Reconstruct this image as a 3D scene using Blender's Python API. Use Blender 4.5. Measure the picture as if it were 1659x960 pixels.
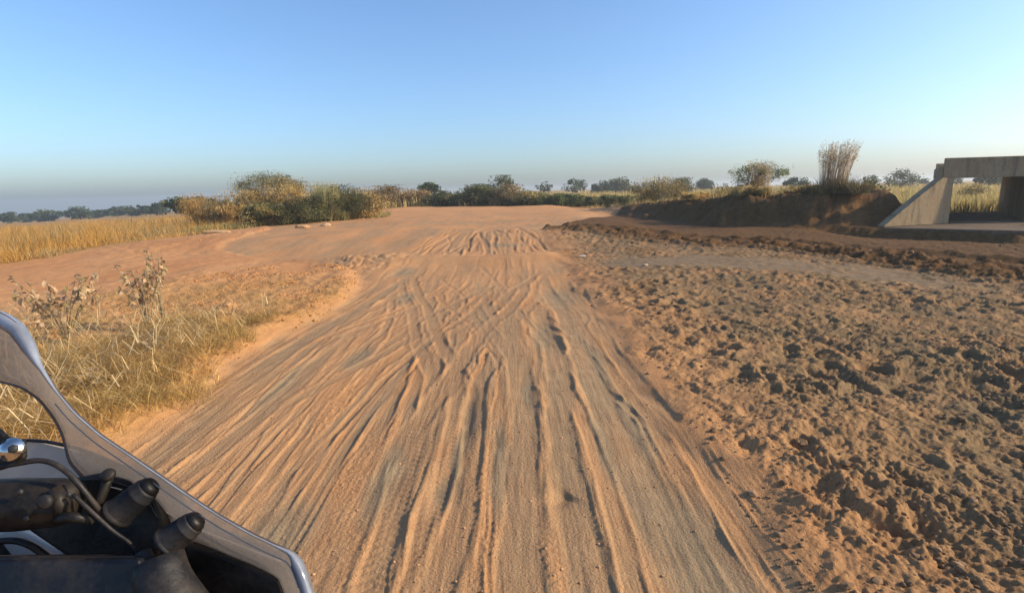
import bpy, math, random
import numpy as np
from mathutils import Vector, Matrix

sc = bpy.context.scene
for o in list(bpy.data.objects):
    bpy.data.objects.remove(o)
R = math.radians
# ------------------------------------------------------------------ camera
F, PW, PH, EYE = 889.0, 1659.0, 960.0, 1.55
PITCH, ROLL = R(10.95), R(1.5)
fwd = np.array([0, math.cos(PITCH), -math.sin(PITCH)])
_u = np.array([0, math.sin(PITCH), math.cos(PITCH)])
_r = np.array([1.0, 0, 0])
rgt = _r * math.cos(ROLL) - _u * math.sin(ROLL)
upv = _u * math.cos(ROLL) + _r * math.sin(ROLL)
CAM = np.array([0, 0, EYE])
cd = bpy.data.cameras.new('camera')
cam = bpy.data.objects.new('camera', cd)
sc.collection.objects.link(cam)
M = Matrix(((rgt[0], upv[0], -fwd[0]), (rgt[1], upv[1], -fwd[1]), (rgt[2], upv[2], -fwd[2])))
cam.matrix_world = Matrix.Translation(Vector(CAM)) @ M.to_4x4()
cd.sensor_width = 36.0
cd.lens = F / PW * 36.0
cd.clip_start, cd.clip_end = 0.05, 6000
sc.camera = cam
# ------------------------------------------------------------------ sky, sun, exposure
SUN_EL, SUN_AZ = R(27), R(93)        # azimuth measured from straight ahead towards the right
w = bpy.data.worlds.new('World'); sc.world = w; w.use_nodes = True
nt = w.node_tree
bg = nt.nodes['Background']
sky = nt.nodes.new('ShaderNodeTexSky'); sky.sky_type = 'NISHITA'; sky.sun_disc = False
sky.sun_elevation = SUN_EL; sky.sun_rotation = SUN_AZ
sky.altitude = 0; sky.air_density = 1.0; sky.dust_density = 1.55; sky.ozone_density = 5.8
nt.links.new(sky.outputs[0], bg.inputs[0])
bg.inputs[1].default_value = 0.136
sd = bpy.data.lights.new('sun', 'SUN'); sd.energy = 3.55; sd.angle = R(1.2); sd.color = (1.0, 0.81, 0.55)
sun = bpy.data.objects.new('sun', sd); sc.collection.objects.link(sun)
sdir = Vector((math.sin(SUN_AZ) * math.cos(SUN_EL), math.cos(SUN_AZ) * math.cos(SUN_EL), math.sin(SUN_EL)))
sun.rotation_euler = sdir.to_track_quat('Z', 'Y').to_euler()
sun.location = (60, 20, 30)
vs = sc.view_settings
vs.view_transform = 'Standard'; vs.look = 'None'; vs.exposure = 0.75; vs.gamma = 1.0
sc.cycles.use_denoising = True
sc.cycles.max_bounces = 6
sc.cycles.transparent_max_bounces = 10

# ------------------------------------------------------------------ helpers
COL = sc.collection


def ray(px, py):
    return fwd + rgt * ((px - PW / 2) / F) - upv * ((py - PH / 2) / F)


def at(px, py, Y):                      # a point seen at that pixel, Y metres ahead of the camera
    d = ray(px, py)
    return CAM + d * (Y / d[1])


def gnd(px, py, z=0.0):
    d = ray(px, py)
    return CAM + d * ((z - EYE) / d[2])


def sstep(a, b, x):
    t = np.clip((x - a) / (b - a), 0, 1)
    return t * t * (3 - 2 * t)


_rg = np.random.default_rng(7)
_perm = np.tile(_rg.permutation(1024), 3)
_ang = _rg.random(1024) * 2 * np.pi
_gx, _gy = np.cos(_ang), np.sin(_ang)
_j1, _j2, _j3 = _rg.random(1024), _rg.random(1024), _rg.random(1024)


def perlin(x, y, seed=0):
    x = np.asarray(x, float); y = np.asarray(y, float)
    x, y = np.broadcast_arrays(x, y)
    x = x + seed * 37.17; y = y + seed * 11.73
    xi = np.floor(x).astype(np.int64); yi = np.floor(y).astype(np.int64)
    fx, fy = x - xi, y - yi
    u = fx * fx * fx * (fx * (fx * 6 - 15) + 10)
    v = fy * fy * fy * (fy * (fy * 6 - 15) + 10)

    def c(a, b):
        h = _perm[(_perm[(xi + a) & 1023] + yi + b) & 1023]
        return _gx[h] * (fx - a) + _gy[h] * (fy - b)
    n0 = c(0, 0); n1 = c(1, 0); n2 = c(0, 1); n3 = c(1, 1)
    a = n0 + u * (n1 - n0); b = n2 + u * (n3 - n2)
    return (a + v * (b - a)) * 1.5


def fbm(x, y, octv=4, seed=0, gain=0.5):
    s = 0; a = 1.0
    for i in range(octv):
        s = s + a * perlin(x * 2 ** i, y * 2 ** i, seed + i * 3)
        a *= gain
    return s


def worley(x, y, seed=0):
    x = x + seed * 53.1; y = y + seed * 17.9
    xi = np.floor(x).astype(np.int64); yi = np.floor(y).astype(np.int64)
    best = np.full(x.shape, 9.0); rid = np.zeros(x.shape)
    for a in (-1, 0, 1):
        for b in (-1, 0, 1):
            h = _perm[(_perm[(xi + a) & 1023] + yi + b) & 1023]
            d = np.hypot(xi + a + _j1[h] - x, yi + b + _j2[h] - y)
            m = d < best
            best = np.where(m, d, best); rid = np.where(m, _j3[h], rid)
    return best, rid


def capsule(X, Y, pts):
    best = np.full(np.shape(X), 1e9)
    for (ax, ay), (bx, by) in zip(pts[:-1], pts[1:]):
        dx, dy = bx - ax, by - ay
        t = np.clip(((X - ax) * dx + (Y - ay) * dy) / (dx * dx + dy * dy), 0, 1)
        best = np.minimum(best, np.hypot(X - ax - t * dx, Y - ay - t * dy))
    return best


def mesh_np(name, verts, faces, mat, parent=None, colors=None, smooth=False, loc=None):
    """faces: list of int arrays (n,3) or (n,4). colors: per-vertex (n,3) or dict name->(n,4)"""
    me = bpy.data.meshes.new(name)
    verts = np.asarray(verts, np.float32)
    me.vertices.add(len(verts)); me.vertices.foreach_set('co', verts.ravel())
    lt = []; li = []
    for f in faces:
        f = np.asarray(f, np.int32)
        if len(f) == 0:
            continue
        lt.append(np.full(len(f), f.shape[1], np.int32)); li.append(f.ravel())
    lt = np.concatenate(lt); li = np.concatenate(li)
    me.loops.add(len(li)); me.loops.foreach_set('vertex_index', li)
    me.polygons.add(len(lt))
    st = np.zeros(len(lt), np.int32); st[1:] = np.cumsum(lt)[:-1]
    me.polygons.foreach_set('loop_start', st)
    me.polygons.foreach_set('loop_total', lt)
    me.polygons.foreach_set('use_smooth', np.full(len(lt), smooth))
    if colors is not None:
        if not isinstance(colors, dict):
            colors = {'tint': colors}
        for k, c in colors.items():
            c = np.asarray(c, np.float32)
            if c.shape[1] == 3:
                c = np.concatenate([c, np.ones((len(c), 1), np.float32)], 1)
            at_ = me.attributes.new(k, 'FLOAT_COLOR', 'POINT')
            at_.data.foreach_set('color', c.ravel())
    me.update(calc_edges=True)
    me.materials.append(mat)
    o = bpy.data.objects.new(name, me)
    COL.objects.link(o)
    if parent is not None:
        o.parent = parent
    if loc is not None:
        o.location = loc
    return o


def tag(o, label=None, cat=None, group=None, kind=None):
    if label: o['label'] = label
    if cat: o['category'] = cat
    if group: o['group'] = group
    if kind: o['kind'] = kind
    return o


def empty(name, loc, label, cat, group=None):
    o = bpy.data.objects.new(name, None)
    COL.objects.link(o); o.location = loc; o.empty_display_size = 0.2
    return tag(o, label, cat, group)


class MB:
    """collects shapes into one mesh"""
    def __init__(self): self.v = []; self.f3 = []; self.f4 = []; self.c = []; self.n = 0

    def add(self, v, f3=None, f4=None, c=None):
        v = np.asarray(v, float).reshape(-1, 3)
        self.v.append(v)
        if f3 is not None and len(f3): self.f3.append(np.asarray(f3, int) + self.n)
        if f4 is not None and len(f4): self.f4.append(np.asarray(f4, int) + self.n)
        if c is not None:
            c = np.asarray(c, float)
            self.c.append(np.broadcast_to(c, (len(v), 3)) if c.ndim == 1 else c)
        self.n += len(v)

    def tube(self, pts, rad, sides=6, c=None, cap=True):
        pts = np.asarray(pts, float); k = len(pts)
        rad = np.broadcast_to(np.asarray(rad, float), (k,))
        tan = np.gradient(pts, axis=0); tan /= np.linalg.norm(tan, axis=1)[:, None] + 1e-12
        ref = np.array([0.31, 0.17, 0.93]) if abs(tan[0] @ np.array([0.31, 0.17, 0.93])) < .9 else np.array([1., 0, 0])
        a = np.cross(tan, ref); a /= np.linalg.norm(a, axis=1)[:, None]
        b = np.cross(tan, a)
        th = np.arange(sides) / sides * 2 * np.pi
        ring = (a[:, None] * np.cos(th)[None, :, None] + b[:, None] * np.sin(th)[None, :, None]) * rad[:, None, None] + pts[:, None]
        f4 = []
        for i in range(k - 1):
            for j in range(sides):
                j2 = (j + 1) % sides
                f4.append((i * sides + j, i * sides + j2, (i + 1) * sides + j2, (i + 1) * sides + j))
        v = ring.reshape(-1, 3); f3 = []
        if cap:
            v = np.vstack([v, pts[0], pts[-1]])
            for j in range(sides):
                j2 = (j + 1) % sides
                f3.append((k * sides, j2, j)); f3.append((k * sides + 1, (k - 1) * sides + j, (k - 1) * sides + j2))
        self.add(v, f3, f4, c)

    def box(self, lo, hi, c=None):
        x0, y0, z0 = lo; x1, y1, z1 = hi
        v = [(x0, y0, z0), (x1, y0, z0), (x1, y1, z0), (x0, y1, z0), (x0, y0, z1), (x1, y0, z1), (x1, y1, z1), (x0, y1, z1)]
        self.add(v, None, [(0, 3, 2, 1), (4, 5, 6, 7), (0, 1, 5, 4), (1, 2, 6, 5), (2, 3, 7, 6), (3, 0, 4, 7)], c)

    def build(self, name, mat, parent=None, smooth=False, loc=None):
        fs = []
        if self.f3: fs.append(np.vstack(self.f3))
        if self.f4: fs.append(np.vstack(self.f4))
        v = np.vstack(self.v)
        if loc is not None:
            v = v - np.asarray(loc, float)[None]
        return mesh_np(name, v, fs, mat, parent, np.vstack(self.c) if self.c else None, smooth, loc)


# ------------------------------------------------------------------ materials
def newmat(name):
    m = bpy.data.materials.new(name); m.use_nodes = True
    t = m.node_tree; return m, t, t.nodes['Principled BSDF']


def N(t, typ, **kw):
    n = t.nodes.new(typ)
    for k, v in kw.items(): setattr(n, k, v)
    return n


def mixc(t, a, b, fac, mode='MIX'):
    n = N(t, 'ShaderNodeMix', data_type='RGBA', blend_type=mode)
    for i, v in ((6, a), (7, b)):
        if isinstance(v, tuple): n.inputs[i].default_value = (*v, 1)
        else: t.links.new(v, n.inputs[i])
    if isinstance(fac, (int, float)): n.inputs[0].default_value = fac
    else: t.links.new(fac, n.inputs[0])
    return n.outputs[2]


def noise(t, scale, detail=4, rough=.55, coord=None, lo=.35, hi=.65):
    n = N(t, 'ShaderNodeTexNoise'); n.inputs['Scale'].default_value = scale
    n.inputs['Detail'].default_value = detail; n.inputs['Roughness'].default_value = rough
    if coord: t.links.new(coord, n.inputs['Vector'])
    r = N(t, 'ShaderNodeMapRange'); r.inputs[1].default_value = lo; r.inputs[2].default_value = hi
    t.links.new(n.outputs['Fac'], r.inputs[0])
    return r.outputs[0]


def math_(t, op, a, b):
    n = N(t, 'ShaderNodeMath', operation=op); n.use_clamp = (op != 'ADD')
    for i, v in ((0, a), (1, b)):
        if isinstance(v, (int, float)): n.inputs[i].default_value = v
        else: t.links.new(v, n.inputs[i])
    return n.outputs[0]


def soil_material():
    m, t, p = newmat('soil')
    geo = N(t, 'ShaderNodeNewGeometry').outputs['Position']
    a = N(t, 'ShaderNodeAttribute', attribute_name='mask')
    b = N(t, 'ShaderNodeAttribute', attribute_name='mask_b')
    s1 = N(t, 'ShaderNodeSeparateColor'); t.links.new(a.outputs['Color'], s1.inputs[0])
    s2 = N(t, 'ShaderNodeSeparateColor'); t.links.new(b.outputs['Color'], s2.inputs[0])
    grey, brown, dark, straw = s1.outputs[0], s1.outputs[1], s1.outputs[2], a.outputs['Alpha']
    pale, red, fieldm = s2.outputs[0], s2.outputs[1], s2.outputs[2]
    n_big = noise(t, .7, 3, .5, geo); n_mid = noise(t, 6, 4, .6, geo); n_fine = noise(t, 60, 3, .6, geo)
    n_grain = noise(t, 260, 2, .6, geo, .3, .7)
    sand = mixc(t, (0.475, 0.225, 0.090), (0.515, 0.266, 0.116), n_big)
    sand = mixc(t, sand, (0.535, 0.280, 0.120), math_(t, 'MULTIPLY', n_mid, .45))
    sand = mixc(t, sand, (0.404, 0.169, 0.062), math_(t, 'MULTIPLY', red, .8))
    c = mixc(t, sand, mixc(t, (0.249, 0.176, 0.101), (0.312, 0.226, 0.131), n_mid), grey)
    clod = mixc(t, (0.150, 0.094, 0.045), (0.247, 0.162, 0.080), n_mid)
    clod = mixc(t, clod, (0.135, 0.100, 0.057), math_(t, 'MULTIPLY', noise(t, 1.1, 5, .6, geo, .45, .62), .75))
    clod = mixc(t, clod, (0.312, 0.216, 0.117), math_(t, 'MULTIPLY', n_fine, .32))
    c = mixc(t, c, clod, brown)
    c = mixc(t, c, mixc(t, (0.059, 0.030, 0.010), (0.123, 0.059, 0.020), n_mid), dark)
    c = mixc(t, c, mixc(t, (0.165, 0.114, 0.065), (0.245, 0.174, 0.103), n_mid), pale)
    c = mixc(t, c, mixc(t, (0.294, 0.171, 0.054), (0.451, 0.257, 0.083), n_fine), straw)
    # grain speckle: single grains of pale and rusty grit
    c = mixc(t, c, (0.588, 0.359, 0.171), math_(t, 'MULTIPLY', math_(t, 'SUBTRACT', n_grain, .62), .55))
    c = mixc(t, c, (0.196, 0.094, 0.038), math_(t, 'MULTIPLY', math_(t, 'SUBTRACT', .30, n_grain), .8))
    t.links.new(c, p.inputs['Base Color'])
    p.inputs['Roughness'].default_value = .95
    p.inputs['Specular IOR Level'].default_value = .12
    bump1 = N(t, 'ShaderNodeBump'); bump1.inputs['Strength'].default_value = .7; bump1.inputs['Distance'].default_value = .018
    hn = N(t, 'ShaderNodeTexNoise'); hn.inputs['Scale'].default_value = 75; hn.inputs['Detail'].default_value = 5; hn.inputs['Roughness'].default_value = .65
    t.links.new(geo, hn.inputs['Vector']); t.links.new(hn.outputs['Fac'], bump1.inputs['Height'])
    # fine lines combed along the road by tyres, on the sand only
    mp = N(t, 'ShaderNodeMapping'); mp.inputs['Scale'].default_value = (55, 3.2, 20); t.links.new(geo, mp.inputs[0])
    ln = N(t, 'ShaderNodeTexNoise'); ln.inputs['Scale'].default_value = 1.0; ln.inputs['Detail'].default_value = 3; t.links.new(mp.outputs[0], ln.inputs['Vector'])
    bump2 = N(t, 'ShaderNodeBump'); bump2.inputs['Distance'].default_value = .009
    t.links.new(math_(t, 'MULTIPLY', math_(t, 'SUBTRACT', 1.0, math_(t, 'ADD', brown, math_(t, 'ADD', straw, red))), .5), bump2.inputs['Strength'])
    t.links.new(ln.outputs['Fac'], bump2.inputs['Height']); t.links.new(bump1.outputs[0], bump2.inputs['Normal'])
    t.links.new(bump2.outputs[0], p.inputs['Normal'])
    return m


def tint_material(name, transl=.35, rough=.8, var=.25, scale=9.0):
    m, t, p = newmat(name)
    a = N(t, 'ShaderNodeAttribute', attribute_name='tint')
    geo = N(t, 'ShaderNodeNewGeometry').outputs['Position']
    n = noise(t, scale, 3, .6, geo)
    hs = N(t, 'ShaderNodeHueSaturation')
    t.links.new(a.outputs['Color'], hs.inputs['Color'])
    mr = N(t, 'ShaderNodeMapRange'); mr.inputs[3].default_value = 1 - var; mr.inputs[4].default_value = 1 + var
    t.links.new(n, mr.inputs[0]); t.links.new(mr.outputs[0], hs.inputs['Value'])
    t.links.new(hs.outputs[0], p.inputs['Base Color'])
    p.inputs['Roughness'].default_value = rough; p.inputs['Specular IOR Level'].default_value = .2
    tr = N(t, 'ShaderNodeBsdfTranslucent'); t.links.new(hs.outputs[0], tr.inputs[0])
    mx = N(t, 'ShaderNodeMixShader'); mx.inputs[0].default_value = transl
    t.links.new(p.outputs[0], mx.inputs[1]); t.links.new(tr.outputs[0], mx.inputs[2])
    t.links.new(mx.outputs[0], t.nodes['Material Output'].inputs[0])
    return m


def plain(name, col, rough=.5, metal=0., spec=.5, var=.12, scale=30, bump=0., dust=0., bscale=120):
    """painted, moulded or metal surface with uneven gloss, fine texture and settled road dust"""
    m, t, p = newmat(name)
    tc = N(t, 'ShaderNodeTexCoord').outputs['Object']
    n = noise(t, scale, 4, .6, tc)
    lo = tuple(max(0, c * (1 - var)) for c in col); hi = tuple(min(1, c * (1 + var)) for c in col)
    c = mixc(t, lo, hi, n)
    if dust:
        d = noise(t, 11, 8, .78, tc, .44, .66)
        c = mixc(t, c, (.34, .25, .17), math_(t, 'MULTIPLY', d, dust))
    t.links.new(c, p.inputs['Base Color'])
    rr = N(t, 'ShaderNodeMapRange'); rr.inputs[3].default_value = max(.03, rough - .1); rr.inputs[4].default_value = min(1, rough + .12)
    t.links.new(n, rr.inputs[0]); t.links.new(rr.outputs[0], p.inputs['Roughness'])
    p.inputs['Metallic'].default_value = metal; p.inputs['Specular IOR Level'].default_value = spec
    if bump:
        b = N(t, 'ShaderNodeBump'); b.inputs['Strength'].default_value = bump; b.inputs['Distance'].default_value = .002
        nn = N(t, 'ShaderNodeTexNoise'); nn.inputs['Scale'].default_value = bscale; nn.inputs['Detail'].default_value = 4
        t.links.new(tc, nn.inputs['Vector']); t.links.new(nn.outputs['Fac'], b.inputs['Height']); t.links.new(b.outputs[0], p.inputs['Normal'])
    return m


def concrete_material():
    m, t, p = newmat('weathered_concrete')
    geo = N(t, 'ShaderNodeNewGeometry').outputs['Position']
    n1 = noise(t, 1.3, 5, .6, geo, .35, .7); n2 = noise(t, 9, 5, .65, geo)
    mp = N(t, 'ShaderNodeMapping'); mp.inputs['Scale'].default_value = (2.5, 2.5, .35); t.links.new(geo, mp.inputs[0])
    st = noise(t, 1.6, 4, .6, mp.outputs[0], .5, .72)
    c = mixc(t, (.27, .20, .12), (.345, .26, .16), n2)
    c = mixc(t, c, (.29, .195, .10), math_(t, 'MULTIPLY', n1, .55))
    c = mixc(t, c, (.075, .06, .042), math_(t, 'MULTIPLY', st, .75))      # water stains running down
    t.links.new(c, p.inputs['Base Color']); p.inputs['Roughness'].default_value = .9; p.inputs['Specular IOR Level'].default_value = .2
    b = N(t, 'ShaderNodeBump'); b.inputs['Strength'].default_value = .5; b.inputs['Distance'].default_value = .02
    nn = N(t, 'ShaderNodeTexNoise'); nn.inputs['Scale'].default_value = 14; nn.inputs['Detail'].default_value = 6
    t.links.new(geo, nn.inputs['Vector']); t.links.new(nn.outputs['Fac'], b.inputs['Height']); t.links.new(b.outputs[0], p.inputs['Normal'])
    return m


def screen_material():
    """smoked plastic screen, scuffed and dusty: part see-through, part milky"""
    m, t, p = newmat('dusty_screen_plastic')
    tc = N(t, 'ShaderNodeTexCoord').outputs['Object']
    n = noise(t, 9, 5, .6, tc); f = noise(t, 160, 3, .6, tc)
    c = mixc(t, (.28, .245, .21), (.36, .32, .28), n)
    t.links.new(c, p.inputs['Base Color']); p.inputs['Roughness'].default_value = .5; p.inputs['Specular IOR Level'].default_value = .15
    tl = N(t, 'ShaderNodeBsdfTranslucent'); t.links.new(mixc(t, (.56, .49, .42), (.64, .57, .50), n), tl.inputs[0])
    tr = N(t, 'ShaderNodeBsdfTransparent'); tr.inputs[0].default_value = (.80, .77, .74, 1)
    m1 = N(t, 'ShaderNodeMixShader'); m1.inputs[0].default_value = .5
    t.links.new(p.outputs[0], m1.inputs[1]); t.links.new(tl.outputs[0], m1.inputs[2])
    m2 = N(t, 'ShaderNodeMixShader')
    mr = N(t, 'ShaderNodeMapRange'); mr.inputs[3].default_value = .46; mr.inputs[4].default_value = .58
    t.links.new(f, mr.inputs[0]); t.links.new(mr.outputs[0], m2.inputs[0])
    t.links.new(m1.outputs[0], m2.inputs[1]); t.links.new(tr.outputs[0], m2.inputs[2])
    t.links.new(m2.outputs[0], t.nodes['Material Output'].inputs[0])
    return m


SOIL = soil_material()
GRASS = tint_material('dry_grass_blades', .35, .75)
LEAF = tint_material('leaves', .42, .6)
BARK = tint_material('bark', 0.0, .9)
STONE = tint_material('stone', 0.0, .95, .3, 14)
CONC = concrete_material()
MUD_SHADE_C = plain('muddy_shaded_concrete', (.105, .075, .052), .92, 0, .2, .3, 2.2, .6, .25, 20)  # mud brown, with the shade over apron and floor put into the colour

# ------------------------------------------------------------------ ground
BANK = [(5.6, 40), (7.4, 34), (8.6, 27), (9.7, 22.6), (11.6, 21.0), (13.6, 21.2)]
BANK_H = [0.10, 0.40, .85, 1.05, 1.12, 1.08]


def road_edges(Y):
    Yc = np.minimum(Y, 80)
    xl = -2.72 + .22 * perlin(Yc * .45, 3.3) + .1 * perlin(Yc * 1.7, 9.1) - 6.5 * sstep(9.5, 18, Yc) - 4.5 * sstep(18, 34, Yc)
    xr = 1.18 + .12 * perlin(Yc * .5, 5.7) + .08 * perlin(Yc * 1.9, 1.1) + np.maximum(0, Yc - 19) * .38
    return xl, xr


def terrain(X, Y):
    """the smooth lie of the land"""
    X, Y = np.broadcast_arrays(np.asarray(X, float), np.asarray(Y, float))
    z = -.032 * np.clip(-X - 14, 0, 850) - .004 * np.clip(X - 30, 0, 400)
    z = z + .22 * sstep(14, 19, Y) * sstep(-16, -9, X) * (1 - sstep(3, 6, X))
    xl, xr = road_edges(Y)
    onroad = sstep(xl - .3, xl + .3, X) * (1 - sstep(xr - .3, xr + .3, X))
    z = z + .13 * np.exp(-((Y - 12.9 + .15 * perlin(X * .8, 2.2)) / .75) ** 2) * onroad
    z = z + .06 * perlin(X * .22, Y * .16, 3) + .03 * perlin(X * .7, Y * .5, 8)
    # spoil bank along the new embankment
    pts = BANK
    best = np.full(X.shape, 1e9); hh = np.zeros(X.shape)
    for i in range(len(pts) - 1):
        (ax, ay), (bx, by) = pts[i], pts[i + 1]
        dx, dy = bx - ax, by - ay
        t = np.clip(((X - ax) * dx + (Y - ay) * dy) / (dx * dx + dy * dy), 0, 1)
        d = np.hypot(X - ax - t * dx, Y - ay - t * dy)
        m = d < best
        best = np.where(m, d, best); hh = np.where(m, BANK_H[i] + (BANK_H[i + 1] - BANK_H[i]) * t, hh)
    wob = .35 * perlin(X * .9, Y * .9, 12) + .16 * perlin(X * 2.6, Y * 2.6, 13)
    bank = hh * (1 - sstep(.55, 2.1, best + wob)) * (1 + .12 * perlin(X * 1.3, Y * 1.3, 15))
    # keep the culvert bed clear
    bank = bank * (1 - sstep(14.6, 15.0, X))
    z = z + bank
    # the ground drops away in front of the culvert apron
    below = ((18.25 - np.minimum((X - 12.25) * .95, 2.3 + (X - 14.75) * .17)) - Y) * .75 + .12 * perlin(X * 1.5, Y * 1.5, 17)
    z = z - .30 * sstep(0, .3, below) * (1 - sstep(1.6, 4.5, below)) * sstep(9.6, 11.8, X)
    return z


def make_ground():
    rows = [-30, -18, -10, -5, -2, 0, .6, 1.0]
    y = 1.25
    while y < 75:
        rows.append(y); y += max(.0062, .00185 * y ** 1.5)
    k = y
    while k < 1400:
        rows.append(k); k *= 1.09
    rows = np.array(rows)
    ws = np.maximum(1.12 * rows + 1.15, 2.9)
    fine = np.linspace(-1, 1, 1000)
    outer = 1 + np.array([.02, .05, .1, .18, .3, .5, .8, 1.3, 2.2])
    s = np.concatenate([-outer[::-1], fine, outer])
    X = ws[:, None] * s[None, :]; Y = np.repeat(rows[:, None], len(s), 1)
    nr, nc = X.shape
    Yr = rows
    z = terrain(X, Y)
    xl, xr = road_edges(Y)
    near = 1 - sstep(22, 50, Y)
    road = sstep(xl - .18, xl + .22, X + .1 * perlin(X * 3, Y * 3, 2)) * (1 - sstep(xr - .2, xr + .16, X + .12 * perlin(X * 2.5, Y * 2.5, 4)))
    right = sstep(xr - .12, xr + .3, X + .15 * perlin(X * 2.2, Y * 2.2, 6))
    left = 1 - sstep(xl - .25, xl + .15, X)
    median = left * sstep(-7.2, -6.2, X + .4 * perlin(X * .8, Y * .8, 5)) * (1 - sstep(10, 14, Y + perlin(X, Y * .5, 9)))
    field = 1 - sstep(-13.7, -12.5, X + .6 * perlin(X * .3, Y * .3, 7))
    # ---- ruts pressed into the soft sand, later ones over earlier ones
    h = .010 * perlin(X * 3.5, Y * .8, 21) + .004 * perlin(X * 13, Y * 2.2, 22)
    grey = np.clip(.34 + .45 * fbm(X * 1.1, Y * .35, 3, 23), 0, .6)
    rr = random.Random(11)
    ruts = []

    def rut(x0, slope, y0, ya, yb, hw, dep, berm, g, amp=.05, lam=3.5, ph=0., tread=0.):
        ruts.append((x0, slope, y0, ya, yb, hw, dep, berm, g, amp, lam, ph, tread))
    for i in range(30):                                   # old, soft, wide ones
        x0 = rr.uniform(-2.6, 1.0)
        rut(x0, rr.gauss(0, .05), rr.uniform(3, 9), rr.uniform(-2, 6), rr.uniform(8, 13), rr.uniform(.05, .10), rr.uniform(.007, .016), rr.uniform(.003, .007), rr.uniform(.1, .8),
            rr.uniform(.02, .10), rr.uniform(3.5, 8), rr.uniform(0, 6), 0)
    for i in range(60):                                   # beyond the hump, fanning over the rise
        x0 = rr.uniform(-2.7, .9)
        rut(x0, rr.gauss(-.05 * (x0 + .9), .07), 16, rr.uniform(12.4, 14.5), rr.uniform(15.5, 21), rr.uniform(.035, .08), rr.uniform(.02, .04), rr.uniform(.01, .022), rr.uniform(.1, .6),
            rr.uniform(.03, .10), rr.uniform(3, 7), rr.uniform(0, 6), 0)
    for i in range(120):                                  # narrow bicycle and motorcycle lines
        x0 = rr.uniform(-2.65, 1.1)
        ya = rr.uniform(-2, 7)
        rut(x0, rr.gauss(0, .06), rr.uniform(2, 8), ya, ya + rr.uniform(2, 8), rr.uniform(.013, .04), rr.uniform(.005, .012), rr.uniform(.003, .007), rr.uniform(0, .8),
            rr.uniform(.01, .07), rr.uniform(2.5, 7), rr.uniform(0, 6), rr.choice([0, .002, .003]))
    for i in range(34):                                   # slanting ones that cross from side to side
        y0 = rr.uniform(5, 9.5); L = rr.uniform(1.6, 3.2)
        rut(rr.uniform(-2.1, .7), rr.choice([-1, 1]) * rr.uniform(.10, .30), y0, y0 - L, y0 + L * .9, rr.uniform(.03, .075), rr.uniform(.009, .02), rr.uniform(.004, .009), rr.uniform(.1, .8),
            rr.uniform(.02, .08), rr.uniform(3, 6), rr.uniform(0, 6), rr.choice([0, .002]))
    # the ones that stand out
    rut(-2.18, 0, 0, 1.5, 11, 0.110, 0.0164, 0.0071, .85, 0.210, 13, 2.2)
    rut(-2.62, .05, 6, 1.5, 10, 0.066, 0.0131, 0.0065, .8, 0.084, 9, .5)
    rut(-1.9, .02, 6, 1.4, 6, 0.077, 0.0147, 0.0071, .7, 0.056, 4, 1.4)
    for dx in (-.12, .12):                                # a pair crossing from upper left to the middle
        rut(-.95 + dx, -.24, 6.0, 3.6, 11, 0.066, 0.0147, 0.0078, .55, 0.028, 3.4, .3)
    rut(-.72, -.05, 4.6, 1.2, 5.8, 0.072, 0.0164, 0.0071, .6, 0.028, 3.5, .9, .0035)
    rut(-.48, -.03, 4.6, 1.2, 5.8, 0.066, 0.0164, 0.0071, .6, 0.035, 2.9, .4, .0035)
    rut(-.40, .17, 5.5, 2.8, 9.6, 0.088, 0.0164, 0.0071, .5, 0.042, 4.2, 2.0, .0035)
    rut(-.28, .04, 3.5, 1.2, 5.2, 0.077, 0.0197, 0.0089, .75, 0.049, 2.6, 1.2)
    rut(-.05, -.12, 5.5, 3.0, 9, 0.066, 0.0147, 0.0071, .6, 0.035, 4.5, .1, .0035)
    rut(.02, .0, 3.5, 1.2, 7.2, 0.099, 0.0164, 0.0071, .75, 0.042, 5, 3.0)
    rut(.34, .02, 4, 1.2, 7.6, 0.110, 0.0180, 0.0089, .85, 0.035, 4, .2)
    rut(.66, -.015, 5, 1.2, 9.2, 0.121, 0.0197, 0.0071, .9, 0.028, 6, 1.0)
    rut(.86, -.03, 5, 1.2, 7.5, 0.055, 0.0131, 0.0071, .6, 0.035, 4, 2.1)
    rut(.74, .0, 2, 1.0, 3.2, 0.209, 0.0147, 0.0071, .95, 0.021, 5, 1.0)
    rut(1.02, -.02, 4, 1.2, 6.2, 0.066, 0.0164, 0.0078, .7, 0.021, 3, .6)
    rut(.46, -.01, 3, 1.2, 5, 0.050, 0.0164, 0.0071, .7, 0.021, 3, 1.6)
    tr_near = 1 - sstep(3.2, 5.0, Yr)
    for (x0, sl, y0, ya, yb, hw, dep, berm, g, amp, lam, ph, tread) in ruts:
        c = x0 + sl * (Yr - y0) + amp * np.sin(2 * np.pi * Yr / lam + ph) + .02 * perlin(Yr * 2.3, x0 * 7, 31)
        dc = np.gradient(c, Yr)
        fade = sstep(ya, ya + .9, Yr) * (1 - sstep(yb - .9, yb, Yr))
        sel = np.where(fade > .001)[0]
        if len(sel) == 0: continue
        a, b = sel[0], sel[-1] + 1
        wv = hw * (1 + .22 * perlin(Yr * 1.1, x0 * 13, 33))
        dd = (X[a:b] - c[a:b, None]) / np.sqrt(1 + dc[a:b, None] ** 2)
        t = np.abs(dd) / wv[a:b, None]
        fd = fade[a:b, None] * np.clip(.8 + .5 * perlin(Yr[a:b] * .9, x0 * 5, 35), .25, 1.2)[:, None]
        k = fd.clip(0, 1) * (1 - sstep(.74, 1.05, t))
        hb = h[a:b]
        floor = -dep + .15 * dep * t * t
        if tread:
            ch = np.abs(dd) * 9.0
            floor = floor + tread * np.sin(2 * np.pi * (Y[a:b] / .055 + ch)) * tr_near[a:b, None]
        hb = hb * (1 - k) + floor * k
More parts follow.
